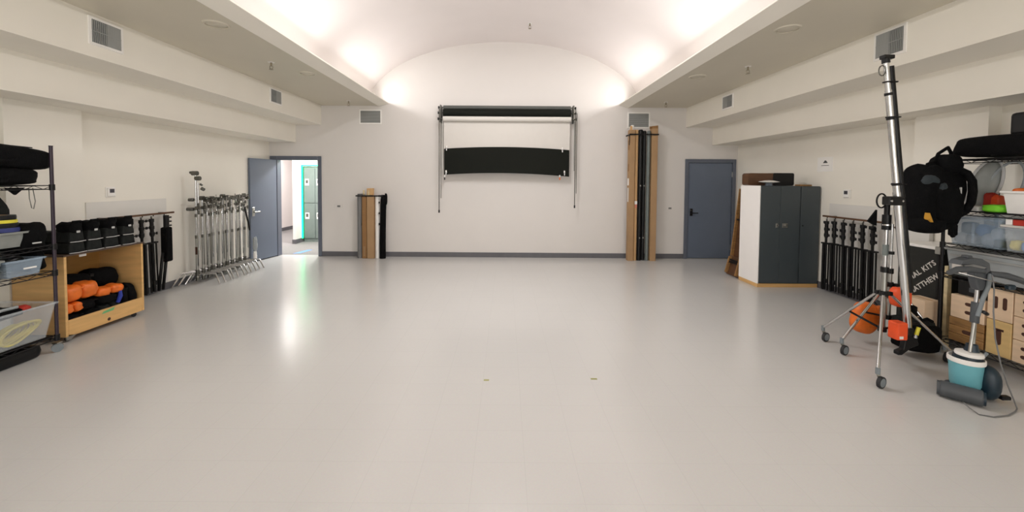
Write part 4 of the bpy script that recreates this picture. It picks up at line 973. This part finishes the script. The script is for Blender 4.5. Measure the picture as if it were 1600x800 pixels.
ab = apple('yellowish plywood box with T shaped cut beneath upright slot box', 3.40, 3.585, S5, 0.475, BIRCH2, [(3.47, 3.51, 0.26, 0.395)])
MB().box((4.398, 3.455, 0.385), (4.401, 3.525, 0.405)).obj('top_slot', SLOT, ab)
for k, (z0, z1, q) in enumerate(((S5, 0.355, 'bottom'), (0.358, 0.555, 'middle'), (0.558, 0.755, 'top'))):
    zc_ = (z0 + z1) / 2
    apple('pale wooden box at right frame edge, %s of three' % q, 3.14, 3.395, z0, z1, BIRCH, [(3.19, 3.335, zc_ + 0.02, zc_ + 0.05), (3.19, 3.335, zc_ - 0.05, zc_ - 0.02)])
t = thing('black_case', 'low black case with latches on top of box with two horizontal slots', 'case', (4.6, 3.75, 0.617))
MB().box((4.44, 3.60, 0.617), (4.80, 3.86, 0.755)).obj('case_body', BLACKP, t, 0.008)
MB().box((4.436, 3.68, 0.66), (4.441, 3.76, 0.70)).obj('latch', DGREY, t)
tag(MB().box((4.47, 3.975, 0), (4.515, 4.01, 0.86)).obj('timber_post', CREAM, bevel=0.003), 'pale upright timber standing at far end of right shelving', 'timber')
# black case with diagonal lettering, beyond the shelving
t = thing('equipment_case', 'tall black case with white diagonal lettering behind the chrome boom', 'case', (4.7, 4.27, 0))
MB().box((4.505, 4.09, 0.10), (4.90, 4.52, 1.01)).obj('case_body', CASEB, t, 0.004)
MB().box((4.50, 4.10, 1.0), (4.90, 4.52, 1.03)).obj('top_edging', WHITE, t, 0.003)
MB().box((4.497, 4.07, 0.955), (4.54, 4.135, 1.035)).obj('corner_guard', STEEL, t, 0.006)
MB().box((4.502, 4.09, 0.10), (4.52, 4.11, 0.96)).obj('edge_strip', BLACK, t)
for (x, y) in ((4.55, 4.15), (4.85, 4.15), (4.55, 4.46), (4.85, 4.46)): caster(t, (x, y, 0), 0.044, 0.4)
dr = Vector((0, -0.326, 0.295)); zr = Vector((0, 0.295, 0.326))
text_part('lettering', 'IAL KITS', 0.076, PAPER, t, (4.502, 4.242, 0.765), dr, zr, 0.001, 1.12)
text_part('lettering', 'MATTHEW', 0.074, PAPER, t, (4.502, 4.232, 0.612), dr, zr, 0.001, 1.05)
# beyond it, a white edged board on the wall
t = thing('leaning_board', 'white edged dark board leaning on wall above lettered case', 'board', (4.8, 4.6, 0))
MB().box((4.86, 4.53, 0), (4.91, 5.0, 1.17)).obj('board_face', PANEL, t, 0.003); MB().box((4.855, 4.53, 1.13), (4.86, 5.0, 1.15)).obj('dark_stripe', DARKWOOD, t)
# carton on a low black trolley
t = thing('low_trolley', 'low black trolley under tan carton beside shelf post', 'trolley', (4.36, 4.11, 0))
MB().box((4.24, 4.0, 0.10), (4.46, 4.24, 0.145)).obj('deck', BLACK, t, 0.006)
for (x, y) in ((4.28, 4.04), (4.42, 4.04), (4.28, 4.2), (4.42, 4.2)): caster(t, (x, y, 0), 0.044, 0.5)
t = thing('tan_carton', 'tan carton standing on low trolley left of shelf post', 'box', (4.37, 4.1, 0.146))
MB().box((4.285, 4.01, 0.146), (4.455, 4.22, 0.495)).obj('carton_body', BIRCH, t, 0.003)
MB().box((4.36, 4.01, 0.4952), (4.38, 4.22, 0.4962)).obj('tape', CARD2, t)

# backpack hanging from the shelf corner
t = thing('backpack', 'large black backpack with grey panels hanging from right shelf corner', 'backpack', (4.12, 3.92, 1.25))
MB().blob((4.12, 3.86, 1.555), (0.43, 0.35, 0.62), 0.58, 91, 0.03, (0, 0.13, 0), 32, 22).obj('main_body', FABRIC, t)
MB().blob((4.13, 3.71, 1.50), (0.26, 0.12, 0.34), 0.6, 92, 0.03).obj('front_pocket', FABRIC, t)
MB().blob((4.00, 3.735, 1.71), (0.14, 0.08, 0.11), 0.7, 93, 0.04, (0.4, 0.5, 0)).obj('grey_panel', GREYF, t)
MB().blob((4.06, 3.70, 1.64), (0.07, 0.06, 0.12), 0.7, 94, 0.04, (0.2, 0.2, 0)).obj('grey_panel', GREYF, t)
MB().blob((4.20, 3.80, 1.87), (0.18, 0.22, 0.20), 0.7, 95, 0.03).obj('top_flap', FABRIC, t)
MB().tube([(4.02, 3.80, 1.81), (4.03, 3.80, 1.88), (4.10, 3.80, 1.91), (4.16, 3.80, 1.90)], 0.014, 8).obj('grab_loop', FABRIC, t)
MB().tube([(4.10, 3.80, 1.90), (4.13, 3.80, 1.98), (4.24, 3.82, 2.04), (4.34, 3.88, 1.99), (4.39, 3.93, 1.945)], 0.015, 8).obj('hanging_strap', FABRIC, t)
MB().tube([(4.24, 3.75, 1.84), (4.285, 3.69, 1.79), (4.305, 3.665, 1.72), (4.31, 3.66, 1.62), (4.305, 3.665, 1.52), (4.285, 3.69, 1.44), (4.23, 3.73, 1.38)], 0.032, 10).obj('shoulder_strap', FABRIC, t)
MB().box((4.19, 3.652, 1.60), (4.20, 3.664, 1.66)).obj('zip_pull', PIPING, t)
MB().blob((4.02, 3.78, 1.30), (0.24, 0.22, 0.16), 0.6, 96, 0.04).obj('lower_pouch', FABRIC, t)
MB().prism([(3.93, 3.665, 1.42), (3.965, 3.665, 1.335), (3.945, 3.665, 1.335), (3.928, 3.665, 1.36)], (0, 0.05, 0)).obj('yellow_trim', MUSTARD, t)
MB().tube([(4.22, 3.75, 1.28), (4.23, 3.75, 1.22), (4.25, 3.75, 1.19)], 0.017, 8).obj('loose_strap', FABRIC, t)
MB().box((4.22, 3.74, 1.20), (4.29, 3.78, 1.31)).obj('hip_belt', FABRIC, t, 0.01)

# ------------------------------------------------------------------ roller stands with the long boom
def roller_stand(label, c, ends, zl, ztop, rc, leg_r, grp):
    t = thing('roller_stand', label, 'light stand', (c[0], c[1], 0), grp)
    x, y = c
    MB().cyl((x, y, 0.30), (x, y, ztop * .62), rc, n=14).obj('column', STEEL, t)
    MB().cyl((x, y, ztop * .62), (x, y, ztop), rc * 0.8, n=14).obj('riser', CHROME, t)
    k = MB().cyl((x, y, zl - 0.02), (x, y, zl + 0.025), rc * 1.7, n=14).obj('leg_collar', BLACKP, t)
    lo = MB().cyl((x, y, 0.30), (x, y, 0.345), rc * 1.6, n=14).obj('lower_collar', BLACKP, t)
    MB().cyl((x, y, ztop * .62 - 0.02), (x, y, ztop * .62 + 0.03), rc * 1.5, n=14).obj('riser_collar', BLACKP, t)
    for (ex, ey) in ends:
        d = Vector((ex - x, ey - y, 0)).normalized()
        a = Vector((x, y, zl)) + d * 0.05; e = Vector((ex, ey, 0.145))
        l = MB().cyl(a, e, leg_r, n=10).obj('leg', CHROME, t)
        MB().box(a - Vector((.018, .018, .018)), a + Vector((.018, .018, .018))).obj('hinge', BLACKP, l, 0.004)
        m = a.lerp(e, 0.5); b0 = Vector((x, y, 0.33)) + d * 0.03
        MB().tube([m, b0], 0.010, 6).obj('spreader_bar', BLACK, t)
        # caster
        MB().cyl(e + Vector((0, 0, 0.02)), e - Vector((0, 0, 0.03)), 0.017, n=10).obj('caster_socket', WHEELG, l)
        w_ = Vector((ex + 0.022, ey - 0.01, 0.048)); nx_ = Vector((0.35, -0.94, 0))
        cs_ = MB().prism([e + Vector((-.012, 0, -.03)), e + Vector((.022, 0, -.03)), w_ + Vector((.010, 0, 0)), w_ + Vector((-.012, 0, 0))], (0, 0.004, 0)).obj('caster_fork', STEEL, t)
        MB().cyl(w_ - nx_ * 0.012, w_ + nx_ * 0.012, 0.048, n=20).obj('wheel', RUBBER, cs_)
        MB().cyl(w_ - nx_ * 0.014, w_ + nx_ * 0.014, 0.036, n=16).obj('wheel_hub', WHEELG, cs_)
    return t
rs = 'chrome roller stands'
A_ = roller_stand('chrome roller stand in front, holding the long boom', (3.555, 3.69), [(3.405, 4.19), (3.095, 3.235), (4.12, 3.60)], 0.66, 1.42, 0.021, 0.0125, rs)
MB().cyl((3.555, 3.69, 1.26), (3.555, 3.69, 1.40), 0.034, n=14).obj('head_sleeve', BLACKP, A_)
MB().cyl((3.555, 3.69, 1.30), (3.555, 3.69, 1.312), 0.0355, n=14).obj('sleeve_band', CHROME, A_)
MB().cyl((3.555, 3.69, 1.02), (3.555, 3.69, 1.12), 0.0225, n=14).obj('green_tape', GREENTUBE, A_)
MB().box((3.435, 3.545, 1.495), (3.585, 3.625, 1.575)).obj('boom_clamp', BLACKP, A_, 0.008)
MB().box((3.53, 3.625, 1.50), (3.58, 3.72, 1.55)).obj('clamp_block', BLACKP, A_, 0.005)
MB().cyl((3.555, 3.69, 1.40), (3.555, 3.69, 1.52), 0.022, n=12).obj('clamp_stem', BLACK, A_)
for dx_ in (-0.05, 0.05): MB().cyl((3.50 + dx_, 3.545, 1.535), (3.50 + dx_, 3.537, 1.535), 0.009, n=10).obj('bolt', CHROME, A_)
b = MB()
b.tube([(3.50 + 0.045 * math.cos(a), 3.69, 1.53 + 0.065 * math.sin(a)) for a in [i * PI / 12 for i in range(24)]], 0.007, 6, True)
b.obj('cable_ring', BLACK, A_)
B_ = roller_stand('second chrome roller stand just behind the boom stand', (3.93, 4.02), [(3.325, 3.86), (4.10, 4.50), (4.18, 3.72)], 0.66, 1.28, 0.018, 0.0125, rs)
for z in (0.52, 0.97): MB().cyl((3.93, 4.02, z), (3.93, 4.02, z + 0.03), 0.028, n=12).obj('collar', BLACKP, B_)
t = thing('black_cloth', 'black cloth flap hanging at left of boom clamp', 'cloth', (3.5, 3.72, 1.3))
MB().prism([(3.53, 3.76, 1.44), (3.45, 3.76, 1.33), (3.50, 3.76, 1.30), (3.53, 3.76, 1.29)], (0, 0.02, 0)).obj('flap', FABRIC, t)
MB().prism([(3.47, 3.76, 1.255), (3.53, 3.76, 1.27), (3.53, 3.76, 1.23)], (0, 0.02, 0)).obj('lower_flap', FABRIC, t)
# boom
t = thing('boom_arm', 'long leaning chrome boom with black tube alongside and black head', 'boom', (3.69, 3.60, 0.35))
P0, P1 = Vector((3.690, 3.585, 0.36)), Vector((3.405, 3.60, 2.77))
D = (P1 - P0).normalized(); Lb = (P1 - P0).length
at = lambda s: P0 + D * (Lb * s)
MB().cyl(at(0.0), at(0.52), 0.0285, n=18).obj('lower_tube', CHROME, t)
MB().cyl(at(0.52), at(0.90), 0.025, n=18).obj('middle_tube', CHROME, t)
MB().cyl(at(0.90), at(1.0), 0.021, n=18).obj('upper_tube', CHROME, t)
off = Vector((0.056, 0.016, 0.0))
MB().cyl(at(0.14) + off, at(0.99) + off * 0.85, 0.0275, n=16).obj('black_tube', BLACKP, t)
for s in (0.795, 0.885, 0.55): MB().cyl(at(s) - D * .012, at(s) + D * .012, 0.031, n=16).obj('joint_ring', BLACKP, t)
for s in (0.93, 0.80, 0.55): MB().box(at(s) + Vector((-.031, -.028, -.006)), at(s) + Vector((.074, .022, .006))).obj('tie_strap', BLACK, t, 0.003)
h = MB().cyl(at(1.0), at(1.0) + D * 0.06, 0.030, n=14).obj('boom_head', BLACKP, t)
MB().box(at(1.0) + Vector((-.04, -.03, .035)), at(1.0) + Vector((.055, .03, .07))).obj('head_plate', BLACKP, h, 0.006)
MB().tube([at(0.97) + Vector((-.03, -.02, 0)) + Vector((0.03 * math.cos(a) - .03, 0, 0.045 * math.sin(a))) for a in [i * PI / 8 for i in range(16)]], 0.005, 6, True).obj('wire_loop', DSTEEL, t)
MB().box(at(0) + Vector((-.035, -.04, -.05)), at(0) + Vector((.02, .03, 0.02))).obj('end_block', BLACKP, t, 0.006)
MB().cyl(at(0) + Vector((0.03, -.045, -0.035)), at(0) + Vector((0.05, -.045, 0.035)), 0.015, n=12).obj('yellow_ring', YELLOWT, t)
MB().cyl(at(0) + Vector((0.02, -.05, -0.06)), at(0) + Vector((0.02, -.05, -0.03)), 0.014, n=12).obj('bolt', CHROME, t)
g = MB().prism([at(0) + Vector(v_) for v_ in ((-.03, -.02, -.05), (.06, -.02, -.05), (.09, -.02, -.14), (.02, -.02, -.17), (-.06, -.02, -.235), (-.10, -.02, -.235), (-.10, -.02, -.20), (-.05, -.02, -.18))], (0, 0.05, 0)).obj('grip_arm', BLACKP, t, 0.006)
# sandbags round the stands
bg = 'sandbags around roller stands'
t = thing('sandbag', 'upright orange disc shaped sandbag behind the roller stand legs', 'sandbag', (3.72, 4.02, 0.18), bg)
MB().blob((3.82, 4.16, 0.265), (0.27, 0.14, 0.33), 0.72, 101, 0.02, (0, 0.25, 0)).obj('pouch', ORANGE, t)
MB().box((3.88, 4.10, 0.22), (4.00, 4.18, 0.40)).obj('second_pouch', ORANGE, t, 0.03, 2)
t = thing('sandbag', 'red orange sandbag hung high behind the boom', 'sandbag', (3.9, 3.85, 0.47), bg)
MB().blob((3.89, 3.87, 0.575), (0.16, 0.12, 0.19), 0.55, 103, 0.03).obj('pouch', REDOR, t)
MB().blob((4.00, 3.88, 0.43), (0.11, 0.09, 0.12), 0.6, 104, 0.08).obj('black_tail', FABRIC, t)
t = thing('sandbag', 'bright orange box shaped sandbag left of boom foot', 'sandbag', (3.56, 3.52, 0.27), bg)
MB().box((3.513, 3.50, 0.285), (3.61, 3.60, 0.445)).obj('pouch', REDOR, t, 0.014, 2)
MB().box((3.53, 3.4985, 0.30), (3.565, 3.5005, 0.325)).obj('label_patch', WHITE, t)
t = thing('sandbag', 'grey topped black sandbag slumped right of boom foot', 'sandbag', (4.05, 3.78, 0.0), bg)
MB().blob((4.02, 3.84, 0.20), (0.34, 0.24, 0.28), 0.5, 105, 0.04, (0, 0.12, 0)).obj('pouch', FABRIC, t)
MB().blob((4.02, 3.86, 0.325), (0.32, 0.20, 0.10), 0.5, 106, 0.03, (0, 0.10, 0)).obj('grey_top', FABRIC2, t)
MB().tube([(4.0, 3.76, 0.38), (4.04, 3.75, 0.40), (4.10, 3.76, 0.37)], 0.014, 8).obj('handle', FABRIC, t)

# ------------------------------------------------------------------ floor scrubbing machine, front right
t = thing('floor_scrubber', 'upright floor scrubbing machine with teal tank and grey handle', 'floor scrubber', (3.66, 3.05, 0))
r = MB().cyl((3.482, 3.12, 0.064), (3.635, 2.955, 0.064), 0.060, n=24).obj('brush_housing', DGREY, t, 0.006)
dd = Vector((0.153, -0.165, 0)).normalized()
MB().cyl(Vector((3.635, 2.955, .064)) - dd * .002, Vector((3.635, 2.955, .064)) + dd * 0.014, 0.050, n=24).obj('end_cap', NAVY, r)
MB().cyl(Vector((3.482, 3.12, .064)) - dd * .014, Vector((3.482, 3.12, .064)), 0.055, n=24).obj('end_cap', DGREY, r)
tx, ty_ = 3.668, 3.105
MB().lathe([(0.0, 0.09), (0.080, 0.09), (0.087, 0.11), (0.097, 0.285), (0.0, 0.285)], (tx, ty_, 0), n=28).obj('tank', TEAL, t)
MB().lathe([(0.0, 0.283), (0.104, 0.283), (0.106, 0.29), (0.105, 0.318), (0.097, 0.32), (0.094, 0.30), (0.0, 0.30)], (tx, ty_, 0), n=28).obj('tank_rim', WHITE, t)
MB().lathe([(0.0, 0.30), (0.085, 0.30), (0.078, 0.348), (0.0, 0.35)], (tx + .01, ty_, 0), n=24).obj('upper_housing', NAVY, t)
MB().lathe([(0.0, 0.346), (0.078, 0.346), (0.081, 0.352), (0.078, 0.370), (0.045, 0.376), (0.0, 0.376)], (3.66, 3.08, 0), n=28).obj('white_disc', WHITE, t)
MB().blob((3.775, 3.055, 0.145), (0.13, 0.17, 0.27), 0.85, 110, 0.0).obj('motor_cover', NAVY, t)
MB().box((3.60, 3.02, 0.03), (3.83, 3.20, 0.092)).obj('chassis', NAVY, t, 0.01)
for (x, y) in ((3.83, 3.07), (3.76, 3.20)):
    MB().cyl((x - 0.015, y, 0.04), (x + 0.02, y + 0.005, 0.04), 0.04, n=16).obj('rear_wheel', RUBBER, t)
MB().box((3.83, 2.99, 0.03), (3.90, 3.03, 0.06)).obj('foot_pedal', BLACKP, t, 0.006)
MB().tube([(3.77, 3.12, 0.27), (3.83, 3.12, 0.325), (3.85, 3.12, 0.345)], 0.012, 8).obj('cable_hook', WHEELG, t)
MB().lathe([(0.045, 0.37), (0.038, 0.40), (0.033, 0.43), (0.0, 0.44)], (3.69, 3.09, 0), n=16).obj('pole_socket', NAVY, t)
MB().cyl((3.695, 3.09, 0.42), (3.713, 3.10, 0.66), 0.015, n=12).obj('lower_pole', STEEL, t)
MB().cyl((3.64, 3.06, 0.38), (3.70, 3.09, 0.60), 0.011, n=10).obj('brace_tube', STEEL, t)
MB().cyl((3.713, 3.10, 0.60), (3.718, 3.10, 0.76), 0.027, n=14).obj('joint_block', DGREY, t)
MB().tube([(3.76, 3.06, 0.68), (3.72, 3.05, 0.70)], 0.014, 8).obj('adjust_knob', BLACKP, t)
MB().cyl((3.718, 3.10, 0.74), (3.725, 3.10, 0.96), 0.013, n=12).obj('upper_pole', CHROME, t)
MB().tube([(3.70, 3.07, 0.66), (3.735, 3.07, 0.80), (3.76, 3.06, 0.90), (3.765, 3.055, 1.0)], 0.014, 10).obj('side_tube', WHEELG, t)
MB().prism([(3.655, 3.07, 1.02), (3.80, 3.07, 1.02), (3.775, 3.07, 0.92), (3.74, 3.07, 0.86), (3.70, 3.07, 0.86), (3.68, 3.07, 0.92)], (0, 0.06, 0)).obj('handle_neck', DGREY, t, 0.01, 2)
MB().prism([(3.52, 3.05, 1.065), (3.545, 3.05, 1.10), (3.62, 3.05, 1.118), (3.70, 3.05, 1.112), (3.755, 3.05, 1.08), (3.765, 3.05, 1.02), (3.73, 3.05, 0.99), (3.72, 3.05, 1.05), (3.62, 3.05, 1.066)], (0, 0.09, 0)).obj('handle_hood', DGREY, t, 0.008, 2)
MB().prism([(3.54, 3.045, 1.062), (3.62, 3.045, 1.072), (3.72, 3.045, 1.05), (3.70, 3.045, 1.035), (3.60, 3.045, 1.045)], (0, 0.02, 0)).obj('hood_inset', GREYTUBE, t)
MB().box((3.602, 3.07, 1.115), (3.64, 3.12, 1.135)).obj('top_button', DGREY, t, 0.004)
MB().tube([(3.72, 3.06, 1.02), (3.60, 3.055, 1.035), (3.50, 3.05, 1.03), (3.435, 3.05, 1.005)], [0.02, 0.026, 0.024, 0.018], 10).obj('left_grip', DGREY, t)
MB().tube([(3.76, 3.06, 1.0), (3.88, 3.05, 0.985), (3.98, 3.05, 0.955), (4.05, 3.05, 0.925)], [0.02, 0.026, 0.024, 0.018], 10).obj('right_grip', DGREY, t)
MB().tube([(3.475, 3.02, 1.015), (3.87, 3.02, 0.915)], 0.0045, 6).obj('bail_wire', CHROME, t)
MB().box((3.865, 3.01, 0.88), (3.92, 3.05, 0.92)).obj('bail_end', NAVY, t, 0.008)
t = thing('power_cord', 'thin grey power cord looping from scrubber handle to floor', 'cord', (3.7, 2.9, 0))
MB().tube([(3.75, 3.03, 0.99), (3.745, 3.01, 0.88), (3.735, 3.0, 0.72), (3.74, 2.985, 0.52), (3.755, 2.955, 0.33), (3.79, 2.935, 0.18), (3.83, 2.925, 0.07), (3.85, 2.92, 0.010), (3.80, 2.89, 0.006), (3.68, 2.84, 0.006), (3.55, 2.82, 0.006), (3.48, 2.85, 0.006), (3.48, 2.91, 0.02), (3.50, 2.965, 0.03)], 0.0045, 8).obj('cord', GREYTUBE, t)
